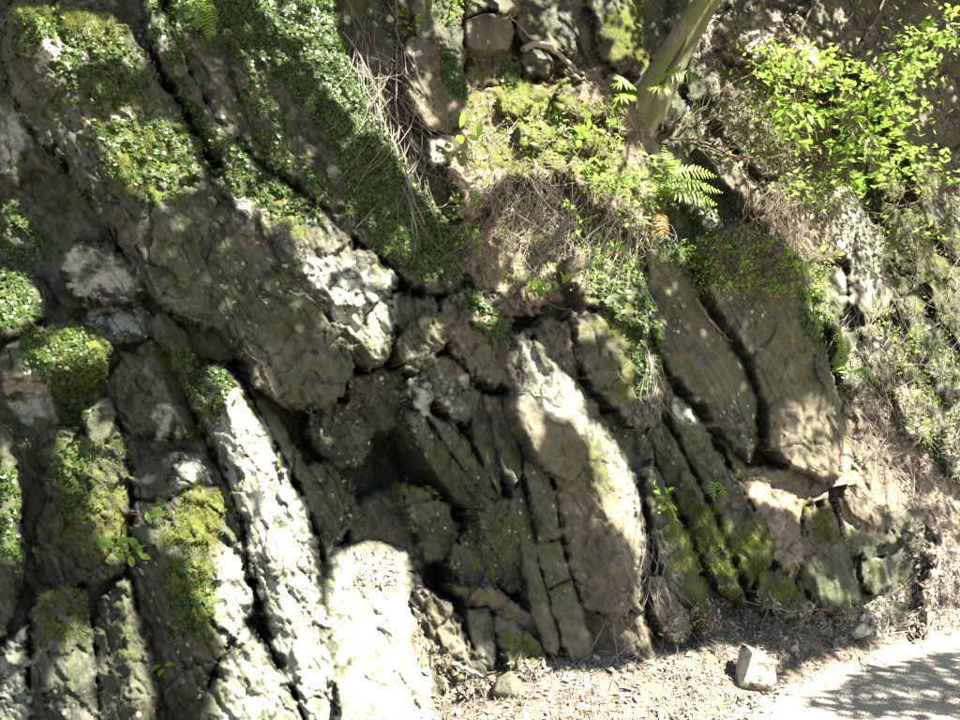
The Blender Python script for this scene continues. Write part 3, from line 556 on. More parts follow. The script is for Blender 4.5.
idx, F = grid_faces(np.ones(RX.shape, bool)); tagit(mesh_obj('road', np.stack([RX, RY, RZ], -1).reshape(-1, 3), F[:, ::-1], M_ROAD), kind='structure')
tagit(mesh_obj('ground', [(-60, -60, -.03), (60, -60, -.03), (60, 60, -.03), (-60, 60, -.03)], [(0, 1, 2, 3)], M_DIRT), kind='structure')

# nearest ground distance per pixel (coarse march), merged with the cliff
U, Vv = ray(GX[::2, ::2], GY[::2, ::2])
tg = np.full(U.shape, 99.0)
for t in np.arange(9.0, 2.2, -.02):
    z = 1.5 + Vv * t; hit = z <= np.maximum(talus_z(U * t, t + 0 * U), 0.004)
    tg = np.where(hit, t, tg)
tg = np.repeat(np.repeat(tg, 2, 0), 2, 1)[:GX.shape[0], :GX.shape[1]]
TC = TB - ZH
TZB = np.minimum(TC, tg)
PW = at(GX, GY, t=TZB)               # world point seen at each grid pixel
dx = np.gradient(PW, axis=1); dy = np.gradient(PW, axis=0)
NW = np.cross(dy, dx); NW /= np.linalg.norm(NW, axis=-1, keepdims=True) + 1e-9
NW *= np.sign(-(NW * (PW - EYE)).sum(-1, keepdims=True))
def smp(px, py):
    c = np.clip(((np.asarray(px) - X0) / G).astype(int), 0, GX.shape[1] - 1); r = np.clip(((np.asarray(py) - Y0) / G).astype(int), 0, GX.shape[0] - 1)
    return PW[r, c], NW[r, c]
def rand_in(P, n, noise_thr=None, ns=14, seed=0):
    P = np.asarray(P, float); out = []; tot = 0; lo = P.min(0); hi = P.max(0); g = 0
    while tot < n and g < 60:
        q = rng.uniform(lo, hi, (n * 2, 2)); m = sdist(P, q[:, 0], q[:, 1]) > rng.normal(0, 4, n * 2)
        if noise_thr is not None: m &= fbm(q[:, 0] / ns, q[:, 1] / ns, 200 + seed, 3) + rng.normal(0, .12, n * 2) > noise_thr
        out.append(q[m]); tot += m.sum(); g += 1
    return np.concatenate(out)[:n]
print('ground', round(time.time() - T00, 1))

# ------------------------------------------------------------------ the overhanging crown, added out of view, its gaps shaped to dapple the cliff
LIT = [  # value, polygon in the photograph
 (.74, [(10, 8), (75, 8), (130, 22), (150, 60), (140, 75), (100, 60), (60, 75), (30, 70)]), (1, [(28, 36), (62, 36), (60, 60), (35, 55)]), (.95, [(85, 22), (112, 24), (110, 44), (85, 40)]),
 (1, [(113, 114), (134, 114), (132, 130), (115, 130)]), (.72, [(90, 125), (175, 122), (198, 160), (200, 190), (150, 205), (110, 175)]), (.8, [(152, 20), (166, 28), (175, 62), (160, 55)]),
 (.6, [(130, -5), (200, -5), (190, 40), (150, 25)]), (.62, [(190, 130), (300, 175), (320, 215), (280, 230), (220, 190)]), (.95, [(236, 196), (256, 200), (256, 215), (240, 212)]), (.9, [(258, 208), (285, 212), (282, 228), (262, 226)]),
 (.68, [(240, 50), (260, 50), (275, 110), (260, 115)]), (.72, [(250, 0), (330, -5), (345, 60), (380, 130), (360, 140), (300, 60)]), (.9, [(295, -5), (330, -5), (338, 28), (310, 30)]),
 (.9, [(285, 200), (320, 206), (350, 236), (385, 258), (397, 272), (388, 290), (365, 280), (345, 265), (330, 275), (320, 300), (300, 275), (295, 240)]), (.95, [(318, 300), (340, 285), (388, 305), (392, 345), (370, 366), (345, 345), (325, 322)]),
 (.8, [(-20, 268), (20, 272), (38, 290), (42, 315), (16, 332), (-20, 335)]), (.5, [(0, 200), (30, 205), (50, 240), (20, 250), (0, 240)]), (.6, [(4, 374), (50, 370), (55, 415), (25, 420)]), (.55, [(30, 330), (105, 335), (110, 380), (60, 385)]),
 (1, [(196, 392), (214, 366), (238, 382), (255, 412), (272, 448), (290, 480), (306, 520), (314, 560), (322, 600), (340, 680), (352, 760), (320, 740), (300, 690), (292, 640), (280, 600), (275, 560), (268, 520), (250, 470), (230, 440), (215, 425)]),
 (.95, [(262, 520), (290, 500), (310, 560), (330, 640), (345, 760), (300, 740), (275, 640), (262, 570)]), (.9, [(205, 760), (222, 665), (248, 628), (275, 660), (310, 760)]),
 (.8, [(155, 502), (200, 488), (228, 487), (236, 515), (242, 545), (242, 575), (252, 602), (240, 630), (222, 650), (212, 620), (200, 600), (185, 560), (150, 540)]),
 (1, [(205, 555), (240, 545), (250, 602), (240, 640), (222, 652), (212, 600)]), (.85, [(104, 430), (122, 425), (130, 500), (126, 560), (112, 560), (112, 480)]), (.9, [(740, 646), (776, 646), (778, 692), (738, 690)]), (.78, [(0, 435), (14, 450), (20, 480), (20, 560), (0, 560)]), (.7, [(60, 430), (120, 425), (128, 500), (125, 560), (105, 560), (90, 500), (60, 480)]), (.7, [(95, 500), (126, 495), (128, 560), (108, 560)]), (.72, [(62, 640), (92, 620), (100, 700), (100, 760), (62, 760)]),
 (.78, [(100, 600), (130, 585), (140, 640), (152, 690), (145, 740), (130, 700), (105, 640)]), (.7, [(172, 458), (196, 458), (208, 480), (186, 486)]), (.5, [(0, 640), (20, 650), (15, 740), (0, 740)]),
 (1, [(335, 560), (350, 548), (375, 540), (408, 552), (414, 600), (424, 640), (436, 690), (445, 760), (335, 760), (330, 660), (322, 600)]), (.7, [(415, 590), (450, 606), (478, 665), (480, 760), (430, 760)]),
 (.85, [(402, 352), (414, 352), (422, 370), (412, 376)]), (.7, [(465, 290), (495, 292), (500, 335), (478, 330)]), (.5, [(420, 312), (445, 315), (442, 360), (425, 360)]),
 (.95, [(515, 340), (524, 334), (548, 360), (570, 378), (586, 402), (590, 420), (600, 425), (622, 448), (640, 488), (646, 540), (640, 590), (634, 560), (624, 530), (610, 500), (594, 475), (590, 455), (575, 425), (545, 410), (523, 398), (516, 365)]),
 (.95, [(590, 480), (620, 480), (640, 520), (640, 560), (620, 535), (600, 510)]), (.95, [(638, 590), (650, 640), (660, 668), (650, 672), (630, 640), (626, 622)]), (.9, [(500, 424), (520, 444), (520, 478), (512, 482), (500, 450)]),
 (.95, [(475, 640), (492, 650), (490, 670), (478, 668)]), (.9, [(520, 655), (545, 665), (548, 690), (515, 690)]), (.85, [(646, 580), (668, 600), (676, 612), (666, 622), (650, 600)]),
 (1, [(340, 700), (455, 690), (500, 672), (580, 672), (660, 660), (700, 650), (740, 640), (790, 650), (770, 690), (840, 640), (1000, 590), (1000, 860), (300, 860)]), (.62, [(860, 540), (1000, 440), (1000, 600), (860, 650), (840, 620)]),
 (.95, [(745, 482), (792, 474), (830, 482), (850, 405), (870, 425), (905, 470), (920, 505), (900, 520), (870, 505), (835, 500), (800, 520), (775, 505), (755, 500)]), (.85, [(835, 495), (880, 500), (885, 530), (845, 530)]), (.8, [(810, 560), (830, 580), (855, 600), (820, 600)]),
 (.66, [(575, 250), (640, 262), (660, 330), (664, 400), (630, 400), (600, 340), (575, 340)]), (.9, [(586, 305), (608, 306), (628, 318), (615, 325), (595, 318)]), (.85, [(682, 402), (698, 410), (700, 424), (686, 418)]), (.9, [(728, 456), (736, 470), (752, 500), (744, 500), (730, 475)]),
 (.62, [(690, 520), (730, 560), (748, 600), (720, 590), (700, 560)]), (.5, [(720, 520), (770, 530), (775, 560), (735, 570)]), (.45, [(650, 500), (690, 500), (700, 600), (660, 580)]),
 (.58, [(775, 405), (835, 392), (838, 470), (780, 455)]), (.3, [(655, 270), (750, 300), (750, 400), (690, 390)]), (.75, [(800, 265), (850, 300), (860, 400), (835, 400), (822, 340), (800, 300)]),
 (.9, [(345, 55), (372, 75), (400, 130), (440, 190), (460, 230), (440, 225), (405, 180), (372, 130), (350, 90)]), (.92, [(466, 85), (520, 78), (560, 80), (600, 90), (640, 140), (650, 195), (620, 215), (570, 190), (520, 195), (480, 200), (470, 180), (462, 120)]),
 (.56, [(480, 200), (640, 200), (640, 290), (500, 300)]), (.92, [(428, -5), (462, -5), (466, 30), (460, 70), (448, 40), (430, 30)]), (.9, [(470, -5), (515, -5), (512, 14), (475, 16)]), (.6, [(525, -5), (575, -5), (570, 50), (530, 45)]), (.65, [(590, -5), (640, -5), (655, 70), (610, 66)]),
 (.9, [(520, 45), (550, 46), (585, 76), (610, 90), (560, 80)]), (.7, [(430, 140), (460, 135), (458, 165), (430, 165)]), (.35, [(340, 0), (420, 0), (420, 200), (400, 190), (350, 60)]),
 (.7, [(640, 90), (740, 60), (800, 80), (800, 170), (740, 200), (660, 160)]), (.62, [(690, -5), (740, -5), (700, 80), (660, 110), (650, 90)]), (.5, [(740, -5), (850, -5), (850, 90), (790, 60), (740, 40)]), (.95, [(778, 10), (800, 20), (830, 60), (850, 90), (800, 70), (785, 40)]),
 (.7, [(760, 150), (870, 150), (900, 250), (880, 400), (840, 380), (830, 280), (770, 200)]), (.68, [(860, 180), (1000, 180), (1000, 460), (920, 480), (860, 400)]), (.85, [(930, 250), (1000, 260), (1000, 330), (940, 310)]), (.3, [(870, 40), (960, 60), (960, 180), (880, 170)]),
 (1, [(655, 145), (722, 150), (725, 200), (670, 200)]), (.42, [(770, 60), (960, 0), (960, 100), (890, 160), (800, 160)]),
]
LITM = np.zeros(GX.shape, np.float32)
for v, P in LIT:
    P = np.asarray(P, float); x0, y0 = P.min(0) - 20; x1, y1 = P.max(0) + 20
    c0, c1 = np.searchsorted(gx, [x0, x1]); r0, r1 = np.searchsorted(gy, [y0, y1]); sl = np.s_[r0:r1, c0:c1]
    LITM[sl] = np.maximum(LITM[sl], np.clip(sdist(P, GX[sl], GY[sl]) / 7 + .5, 0, 1) * v)
# shade that falls across the litter and the road
for v, P in [(.75, [(655, 600), (700, 590), (760, 610), (860, 612), (880, 640), (820, 660), (770, 655), (720, 640), (660, 625)]), (.5, [(800, 700), (860, 672), (900, 662), (1000, 640), (1000, 720), (900, 725), (840, 720)]),
             (.95, [(560, 640), (640, 660), (620, 672), (560, 672)]), (.8, [(700, 590), (720, 600), (700, 640), (670, 620)])]:
    P = np.asarray(P, float); x0, y0 = P.min(0) - 20; x1, y1 = P.max(0) + 20
    c0, c1 = np.searchsorted(gx, [x0, x1]); r0, r1 = np.searchsorted(gy, [y0, y1]); sl = np.s_[r0:r1, c0:c1]
    LITM[sl] *= 1 - v * np.clip(sdist(P, GX[sl], GY[sl]) / 10 + .5, 0, 1)
LN = fbm(GX / 17, GY / 13, 301, 3)
LN2 = fbm(GX / 7, GY / 6, 311, 2)
BASEL = np.zeros_like(LITM)
for v, P in [(.27, [(0, 0), (470, 0), (470, 290), (400, 380), (250, 330), (120, 250), (0, 240)]), (.20, [(0, 330), (230, 330), (300, 560), (200, 740), (0, 740)]), (.14, [(400, 300), (660, 240), (700, 500), (640, 480), (560, 480), (480, 420)]), (.22, [(640, 220), (850, 230), (850, 620), (640, 620)]), (.3, [(640, 0), (960, 0), (960, 420), (840, 400), (830, 240), (640, 220)])]:
    BASEL = np.maximum(BASEL, v * np.clip(sdist(P, GX, GY) / 20 + .5, 0, 1))
LITB = (np.maximum(LITM, BASEL) + LN * .36 + LN2 * .16) > .55
SUNL = LITB
# plane across the sun's direction
e1 = np.cross(SUN, [0, 0, 1]); e1 /= np.linalg.norm(e1); e2 = np.cross(e1, SUN)
CELL = .022
sub = np.s_[::2, ::2]
Pq = PW[sub].reshape(-1, 3); lit = LITB[sub].ravel()
qa = Pq @ e1; qb = Pq @ e2
inframe = ((GX[sub] > -8) & (GX[sub] < 968) & (GY[sub] > -8) & (GY[sub] < 728)).ravel()
a0, a1, b0, b1 = qa[inframe].min() - .9, qa[inframe].max() + .9, qb[inframe].min() - .8, qb[inframe].max() + .8
print('canopy bounds', a0, a1, b0, b1)
na = int((a1 - a0) / CELL); nb = int((b1 - b0) / CELL)
ia = ((qa - a0) / CELL).astype(int); ib = ((qb - b0) / CELL).astype(int)
ok = (ia >= 0) & (ia < na) & (ib >= 0) & (ib < nb)
inframe = ((GX[sub] > -8) & (GX[sub] < 968) & (GY[sub] > -8) & (GY[sub] < 728)).ravel()
litn = np.zeros((na, nb)); shn = np.zeros((na, nb))
np.add.at(litn, (ia[ok & lit & inframe], ib[ok & lit & inframe]), 1); np.add.at(shn, (ia[ok & ~lit & inframe], ib[ok & ~lit & inframe]), 1)
AA, BB = np.meshgrid(a0 + (np.arange(na) + .5) * CELL, b0 + (np.arange(nb) + .5) * CELL, indexing='ij')
openc = litn > 0
known = (litn + shn) > 0
def dil(m, n):
    for _ in range(n):
        q = m.copy(); q[1:] |= m[:-1]; q[:-1] |= m[1:]; q[:, 1:] |= m[:, :-1]; q[:, :-1] |= m[:, 1:]; m = q
    return m
# the shrub and the trunk stand out from the slope; gaps are opened to light them
ex = []
tb_ = at(640, 116, .0)
for k in np.arange(.0, 1.3, .01):
    for o_ in np.arange(-.12, .13, .015): ex.append(tb_ + (.5 * k + o_, -.1 * k, .84 * k))
ex = np.array(ex); ex = ex[vnoise(ex[:, 2] * 9, ex[:, 0] * 14, 77) > -.15]
sp = rand_in([(765, 50), (830, 20), (960, 0), (965, 110), (900, 165), (790, 150)], 12000)
ex = np.concatenate([ex, at(sp[:, 0], sp[:, 1], t=at(818, 160, .0)[1] - rng.uniform(.2, .7, len(sp)))[vnoise(sp[:, 0] / 18, sp[:, 1] / 14, 78) > .05]])
sp = rand_in([(650, 140), (725, 150), (728, 205), (660, 215)], 1500); ex = np.concatenate([ex, at(sp[:, 0], sp[:, 1], t=smp(656, 196)[0][1] - rng.uniform(.05, .22, len(sp)))])
ea_ = ((ex @ e1 - a0) / CELL).astype(int); eb_ = ((ex @ e2 - b0) / CELL).astype(int); q_ = (ea_ >= 0) & (ea_ < na) & (eb_ >= 0) & (eb_ < nb)
openc[ea_[q_], eb_[q_]] = True
# fill small unknown holes from neighbours
kn2 = dil(known, 2)
free = ~kn2 & (fbm(AA * 3.2, BB * 3.2, 400, 3) > -.02)
leafc = (kn2 & ~openc & (dil(shn > 0, 2))) | free
ci = np.argwhere(leafc)
print('canopy cells', len(ci), 'open', openc.sum())
def leaf_quads(C, R1, R2, L, W, fold=.0):
    """diamond leaves: centre C, long axis R1 (unit), side axis R2 (unit)"""
    n = len(C); L = np.broadcast_to(L, n)[:, None]; W = np.broadcast_to(W, n)[:, None]
    N_ = np.cross(R1, R2)
    V = np.stack([C - R1 * L / 2, C + R2 * W / 2 - R1 * L * .05 + N_ * fold * W, C + R1 * L / 2, C - R2 * W / 2 - R1 * L * .05 + N_ * fold * W], 1).reshape(-1, 3)
    return V, np.arange(4 * n).reshape(-1, 4)
def unit(v): return v / (np.linalg.norm(v, axis=-1, keepdims=True) + 1e-9)
reps = 3
cc = np.repeat(ci, reps, 0); n = len(cc)
K0 = 4.1
A_ = a0 + (cc[:, 0] + rng.uniform(0.1, .9, n)) * CELL; B_ = b0 + (cc[:, 1] + rng.uniform(.1, .9, n)) * CELL
Kk = K0 + rng.uniform(-.35, .35, n) + .5 * vnoise(A_ * 1.3, B_ * 1.3, 410)
C_ = A_[:, None] * e1 + B_[:, None] * e2 + Kk[:, None] * SUN
r1 = unit(rng.normal(size=(n, 3)) - 0); r1 = unit(r1 - (r1 @ SUN)[:, None] * SUN * .75); r2 = unit(np.cross(SUN + rng.normal(0, .25, (n, 3)), r1))
CV, CF = leaf_quads(C_, r1, r2, rng.uniform(.036, .048, n), rng.uniform(.029, .037, n), .1)

n = 60000  # wider unseen leaf layer, added to cut skylight in the shade
A_ = rng.uniform(a0 - 3.5, a1 + 3.5, n); B_ = rng.uniform(b0 - 2.5, b1 + 3.5, n)
ia_ = np.clip(((A_ - a0) / CELL).astype(int), 0, na - 1); ib_ = np.clip(((B_ - b0) / CELL).astype(int), 0, nb - 1)
far_ = ~dil(kn2 | openc, 6)[ia_, ib_] | (A_ < a0) | (A_ > a1) | (B_ < b0) | (B_ > b1)
far_ &= vnoise(A_ * 1.6, B_ * 1.6, 420) > -.25
A_ = A_[far_]; B_ = B_[far_]; n = len(A_)
C_ = A_[:, None] * e1 + B_[:, None] * e2 + (K0 + .2 + rng.uniform(-.3, .5, n))[:, None] * SUN
keep_ = (C_[:, 2] > 3.4) & ((C_[:, 2] - 1.5) > .62 * C_[:, 1]); C_ = C_[keep_]; n = len(C_)
r1 = unit(rng.normal(size=(n, 3)) * (1, 1, .4)); r2 = unit(np.cross(np.array([0, 0, 1.]) + rng.normal(0, .3, (n, 3)), r1))
FV, FF = leaf_quads(C_, r1, r2, rng.uniform(.08, .14, n), rng.uniform(.06, .10, n), .1)
CF = np.concatenate([CF, FF + len(CV)]); CV = np.concatenate([CV, FV])
# ------------------------------------------------------------------ tubes
def tube_mesh(paths, sides=5):
    Vs = []; Fs = []; n0 = 0
    for pts, r in paths:
        pts = np.asarray(pts, float); m = len(pts); r = np.broadcast_to(r, m)
        t = unit(np.gradient(pts, axis=0)); up = np.array([.3, -.8, .52]); a = unit(np.cross(t, up)); b = np.cross(t, a)
        th = np.linspace(0, 2 * np.pi, sides, endpoint=False)
        ring = pts[:, None] + r[:, None, None] * (np.cos(th)[None, :, None] * a[:, None] + np.sin(th)[None, :, None] * b[:, None])
        Vs.append(ring.reshape(-1, 3))
        i = np.arange(m - 1)[:, None] * sides; j = np.arange(sides)[None]; j2 = (j + 1) % sides
        Fs.append(np.stack([i + j, i + j2, i + sides + j2, i + sides + j], -1).reshape(-1, 4) + n0); n0 += m * sides
    return np.concatenate(Vs), np.concatenate(Fs)
def spline(P, n=14, wob=0.0):
    P = np.asarray(P, float); d = np.concatenate([[0], np.cumsum(np.linalg.norm(np.diff(P, axis=0), axis=1))])
    s = np.linspace(0, d[-1], n); Q = np.stack([np.interp(s, d, P[:, k]) for k in range(P.shape[1])], -1)
    for _ in range(2): Q[1:-1] = (Q[:-2] + 2 * Q[1:-1] + Q[2:]) / 4
    if wob: Q[1:-1] += rng.normal(0, wob, (n - 2, P.shape[1]))
    return Q
def surf_path(pp, lift=.02, n=14, wob=.004):
    """polyline of picture points, lying lift metres in front of what is behind it (lift may be per point)"""
    pp = np.asarray(pp, float); q = spline(pp, n)
    P, N = smp(q[:, 0], q[:, 1]); t = P[:, 1]
    for _ in range(4): t = np.concatenate([[t[0]], (t[:-2] + t[1:-1] + t[2:]) / 3, [t[-1]]])
    tt = np.minimum(t, P[:, 1] + .05) - (np.interp(np.linspace(0, 1, n), np.linspace(0, 1, len(np.atleast_1d(lift))), np.atleast_1d(lift)))
    R = at(q[:, 0], q[:, 1], t=tt)
    R[1:-1] += rng.normal(0, wob, (n - 2, 3)); return R

# tree: two fused stems leaning out of the slope, boughs, and the added unseen crown overhead
tb = at(640, 116, .0); t1 = at(668, 78, .12); t2 = at(702, 22, .25); t3 = at(735, -40, .42)
tr = empty('leaning_tree', tb, 'leaning tree with two fused mossy trunks at the top of the slope', 'tree')
sb = K0 - tb @ SUN; LEAN = np.array([-.02, .14, .0])
def along(k, o=(0, 0)): return tb + SUN * sb * k + LEAN * np.clip(k * 4, 0, 1) * (1 - np.clip(k * 2 - 1, 0, 1)) + e1 * o[0] + e2 * o[1]
ks = np.linspace(-.10, 1, 30)
for sg, rr in ((-1, .056), (1, .048)):
    P_ = np.array([along(k * (1.0 if sg < 0 else .97), (sg * .050 * (1 + k * 1.2), .03 * math.sin(k * 9 + sg))) for k in ks])
    Va, Fa = tube_mesh([(P_, (.025 + (rr - .025) * (1 - ks) + .05 * np.exp(-np.maximum(ks, 0) * 26)) * (1 + .07 * np.sin(ks * 40 + sg)))], 14)
    mesh_obj('trunk', Va, Fa, M_BARK, parent=tr)
for k, (ea, eb) in enumerate([(-1.5, .2), (1.3, .7), (-.8, 1.4), (-1.2, -1.2), (.9, -.9)]):
    Va, Fa = tube_mesh([(spline([along(.97), along(1.02, (ea * .5, eb * .4)), along(1.0, (ea, eb))], 12, .01), np.linspace(.016, .006, 12))], 6)
    mesh_obj('limb', Va, Fa, M_BARK, parent=tr)
mesh_obj('shade_crown', CV, CF, M_SHADE_CANOPY, parent=tr, smooth=False)['kind'] = 'stuff'
print('canopy', round(time.time() - T00, 1), len(CF))

# ------------------------------------------------------------------ small round vine leaves
def disc_leaves(C, N, R, sides=6):
    n = len(C); a = unit(np.cross(N, rng.normal(size=(n, 3)))); b = np.cross(N, a)
    th = np.linspace(0, 2 * np.pi, sides, endpoint=False)
    V = C[:, None] + R[:, None, None] * (np.cos(th)[None, :, None] * a[:, None] * 1.15 + np.sin(th)[None, :, None] * b[:, None])
    V[:, 0] -= N * R[:, None] * .25; V[:, 3] -= N * R[:, None] * .25
    return V.reshape(-1, 3), np.arange(n * sides).reshape(n, sides)
def vine(label, polys, thr=-.05, seed=0, R=.0066, group='patches of small round vine leaves'):
    qs = np.concatenate([rand_in(P, int(n * 1.9), thr, 13, seed) for P, n in polys])
    P, N = smp(qs[:, 0], qs[:, 1]); n = len(P)
    C = P + N * rng.uniform(.002, .012, (n, 1)); NN = unit(N + rng.normal(0, .42, (n, 3)) + np.array([.1, -.35, .3]))
    V, F = disc_leaves(C, NN, R * rng.choice([.55, .8, 1.0, 1.3, 1.6], n, p=[.2, .3, .25, .17, .08]) * rng.uniform(.85, 1.15, n))
    o = mesh_obj('creeping_vine', V, F, M_IVY, smooth=False)
    tagit(o, label, 'vine', group); o['kind'] = 'stuff'; return o
vine('dense curtain of small round leaves over the dark slab at the top left', [([(170, 0), (200, -5), (330, -5), (350, 60), (385, 120), (420, 190), (455, 235), (460, 275), (420, 282), (395, 240), (350, 215), (345, 150), (300, 100), (270, 60), (230, 50), (190, 20)], 8200), ([(340, 60), (400, 180), (455, 240), (450, 270), (380, 250), (330, 130)], 3600), ([(210, 0), (290, 0), (300, 40), (240, 50)], 700)], -.42, 1)
vine('leaves trailing down the thin ribs beside the dense curtain', [([(165, 60), (180, 70), (210, 125), (300, 180), (325, 225), (290, 220), (230, 190), (190, 150)], 1300), ([(232, 45), (255, 55), (290, 150), (335, 185), (325, 205), (270, 160), (240, 100)], 800), ([(140, 0), (175, 5), (190, 50), (175, 80), (150, 40)], 450)], -.02, 2)
vine('leaves speckling the long mossy boulder in the upper left corner', [([(60, 35), (120, 40), (150, 80), (140, 105), (80, 105), (60, 70)], 900), ([(90, 120), (170, 125), (195, 160), (180, 195), (150, 205), (110, 180)], 1100), ([(10, 10), (60, 12), (70, 40), (20, 60)], 300)], .06, 3)
vine('leaves on the block at the left edge under the dark lichen slab', [([(-40, 200), (30, 205), (52, 245), (30, 265), (-40, 260)], 500), ([(-40, 268), (28, 275), (44, 310), (20, 330), (-40, 335)], 550)], -.1, 4)
vine('leaves on the moss-capped block in the left column', [([(20, 335), (90, 330), (105, 370), (85, 410), (60, 385), (30, 365)], 800), ([(60, 400), (90, 395), (85, 430), (60, 430)], 180)], -.1, 5)
vine('leaves along the crest of the bright diagonal rib', [([(180, 350), (215, 365), (235, 385), (215, 425), (195, 410)], 420), ([(186, 425), (200, 425), (202, 440), (190, 440)], 50)], -.1, 6)
vine('leaves on the mossy sunlit block and the columns at the left', [([(165, 560), (210, 580), (215, 640), (180, 630)], 220), ([(0, 460), (20, 480), (20, 560), (0, 560)], 200), ([(50, 440), (85, 450), (100, 510), (70, 520), (50, 480)], 240)], .05, 7)
vine('green leaf patch on the corner of the tall smooth brown block', [([(442, 50), (466, 85), (468, 100), (455, 90), (444, 70)], 420), ([(500, 50), (520, 60), (515, 85), (500, 80)], 150)], -.3, 8, .009)
vine('tiny leaves draping the dappled boulders in the centre right', [([(590, 265), (640, 270), (662, 330), (664, 380), (640, 395), (630, 340), (600, 300)], 900), ([(665, 200), (720, 210), (740, 270), (700, 285), (670, 250)], 900)], -.1, 9, .008)
vine('pale tiny leaves at the grassy corner of the overhanging face', [([(800, 290), (820, 290), (838, 340), (832, 365), (815, 345), (800, 320)], 500), ([(450, 285), (480, 290), (510, 330), (505, 350), (480, 330)], 320)], -.2, 10, .008)
print('vines', round(time.time() - T00, 1))

# ------------------------------------------------------------------ moss tufts: fine upright blades on moss cushions
def tufts(label, polys, seed, m=M_BUDG, L=(.008, .02)):
    qs = np.concatenate([rand_in(P, n, -.1, 16, seed) for P, n in polys]); P, N = smp(qs[:, 0], qs[:, 1]); n = len(P)
    d = unit(N + rng.normal(0, .5, (n, 3))); sd_ = unit(np.cross(d, rng.normal(size=(n, 3)))); l = rng.uniform(*L, n)[:, None]
    V = np.stack([P - sd_ * .0012, P + sd_ * .0012, P + d * l], 1).reshape(-1, 3)
    o = mesh_obj('moss', V, np.arange(3 * n).reshape(-1, 3), m, smooth=False); tagit(o, label, 'moss', 'moss cushions'); o['kind'] = 'stuff'
tufts('yellow green moss fringe over the top of the long boulder', [([(8, 8), (75, 5), (130, 25), (125, 50), (80, 38), (15, 30)], 5000), ([(95, 130), (180, 130), (190, 170), (130, 200)], 4000)], 21)
tufts('moss cushion crowning the block in the left column', [([(20, 328), (100, 328), (108, 360), (95, 400), (60, 360), (25, 350)], 5000), ([(55, 385), (80, 385), (80, 430), (55, 420)], 1200), ([(148, 335), (172, 340), (188, 390), (170, 375)], 1200)], 22)
tufts('moss on the sunlit rocks at the bottom left', [([(150, 500), (228, 487), (215, 560), (215, 640), (180, 620)], 5000), ([(40, 590), (90, 590), (90, 640), (45, 640)], 1500), ([(50, 440), (128, 440), (125, 560), (60, 560)], 2500)], 23)
tufts('bright moss on the leaning slabs right of the centre', [([(690, 510), (712, 505), (748, 600), (730, 600)], 3500), ([(655, 490), (690, 500), (715, 625), (690, 620)], 3500), ([(715, 520), (772, 530), (772, 565), (740, 580)], 3000), ([(805, 508), (840, 510), (845, 545), (810, 545)], 2000), ([(765, 570), (800, 575), (812, 608), (765, 605)], 1500)], 24)

# ------------------------------------------------------------------ leaf litter
def litter(label, polys, seed, nl=1.0, name='leaf_litter'):
    qs = np.concatenate([rand_in(P, int(n * nl), -.16, 20, seed) for P, n in polys]); P, N = smp(qs[:, 0], qs[:, 1]); n = len(P)
    NN = unit(N + rng.normal(0, .45, (n, 3))); a = unit(np.cross(NN, rng.normal(size=(n, 3)))); b = np.cross(NN, a)
    L = rng.choice([.01, .018, .03, .045, .06], n, p=[.34, .28, .22, .11, .05]) * rng.uniform(.7, 1.1, n); thin = rng.random(n) < .45
    W = np.where(thin, .003, L * rng.uniform(.3, .6, n)); L = np.where(thin, L * 1.8, L)
    V, F = leaf_quads(P + N * rng.uniform(.002, .02, (n, 1)), a, b, L, W, .25)
    o = mesh_obj(name, V, F, M_LITTER, smooth=False); tagit(o, label, 'leaf litter', 'drifts of dead leaves'); o['kind'] = 'stuff'
litter('dead leaves and needles strewn at the foot of the cliff', [([(430, 740), (440, 690), (500, 668), (560, 660), (660, 668), (690, 630), (750, 610), (860, 612), (900, 590), (960, 560), (1000, 560), (1000, 610), (860, 650), (800, 690), (720, 740)], 15000), ([(650, 610), (760, 600), (860, 612), (870, 650), (780, 690), (700, 660)], 3500)], 31)
litter('dead leaves lying on the sloping bank at the right edge', [([(860, 400), (930, 440), (1000, 400), (1000, 600), (900, 600), (920, 530), (900, 470)], 4500), ([(840, 330), (900, 340), (960, 400), (900, 440), (850, 400)], 1500)], 32)
litter('dry needles and leaves on the upper slope', [([(470, 90), (640, 90), (650, 220), (600, 280), (480, 280)], 1300), ([(690, 10), (800, 20), (820, 90), (740, 110), (690, 70)], 2200), ([(640, 100), (760, 120), (900, 200), (880, 260), (760, 190)], 1400)], 33)
litter('dry leaves caught on the white sunlit rock face', [([(345, 550), (400, 555), (395, 590), (350, 585)], 260), ([(415, 620), (450, 660), (450, 690), (420, 690)], 120)], 34)

# ------------------------------------------------------------------ roots and twigs
def path_r(pp, lift, r0, r1=None, n=16, wob=.004):
    return (surf_path(pp, lift, n, wob), np.linspace(r0, r1 if r1 else r0 * .4, n))
def tangle(name, label, cat, zones, m, main=(), group=None, sides=4):
    paths = [path_r(*a) for a in main]
    for P, n, ang_, spread, Lr, lift in zones:
        q = rand_in(P, n)
        for (x, y) in q:
            a = math.radians(ang_ + rng.normal(0, spread)); L = rng.uniform(*Lr); mid = rng.normal(0, L * .13, 2)
            pp = [(x, y), (x + math.cos(a) * L * .5 + mid[0], y + math.sin(a) * L * .5 + mid[1]), (x + math.cos(a + rng.normal(0, .35)) * L, y + math.sin(a + rng.normal(0, .2)) * L)]
            l0 = rng.uniform(.005, lift)
            paths.append((surf_path(pp, (l0, rng.uniform(.005, lift) + .01, l0 * .5), 6, .003), np.linspace(1, .4, 6) * rng.uniform(.0011, .0028)))
    V, F = tube_mesh(paths, sides); o = mesh_obj(name, V, F, m); o['kind'] = 'stuff' if zones else 'thing'
    return tagit(o, label, cat, group)
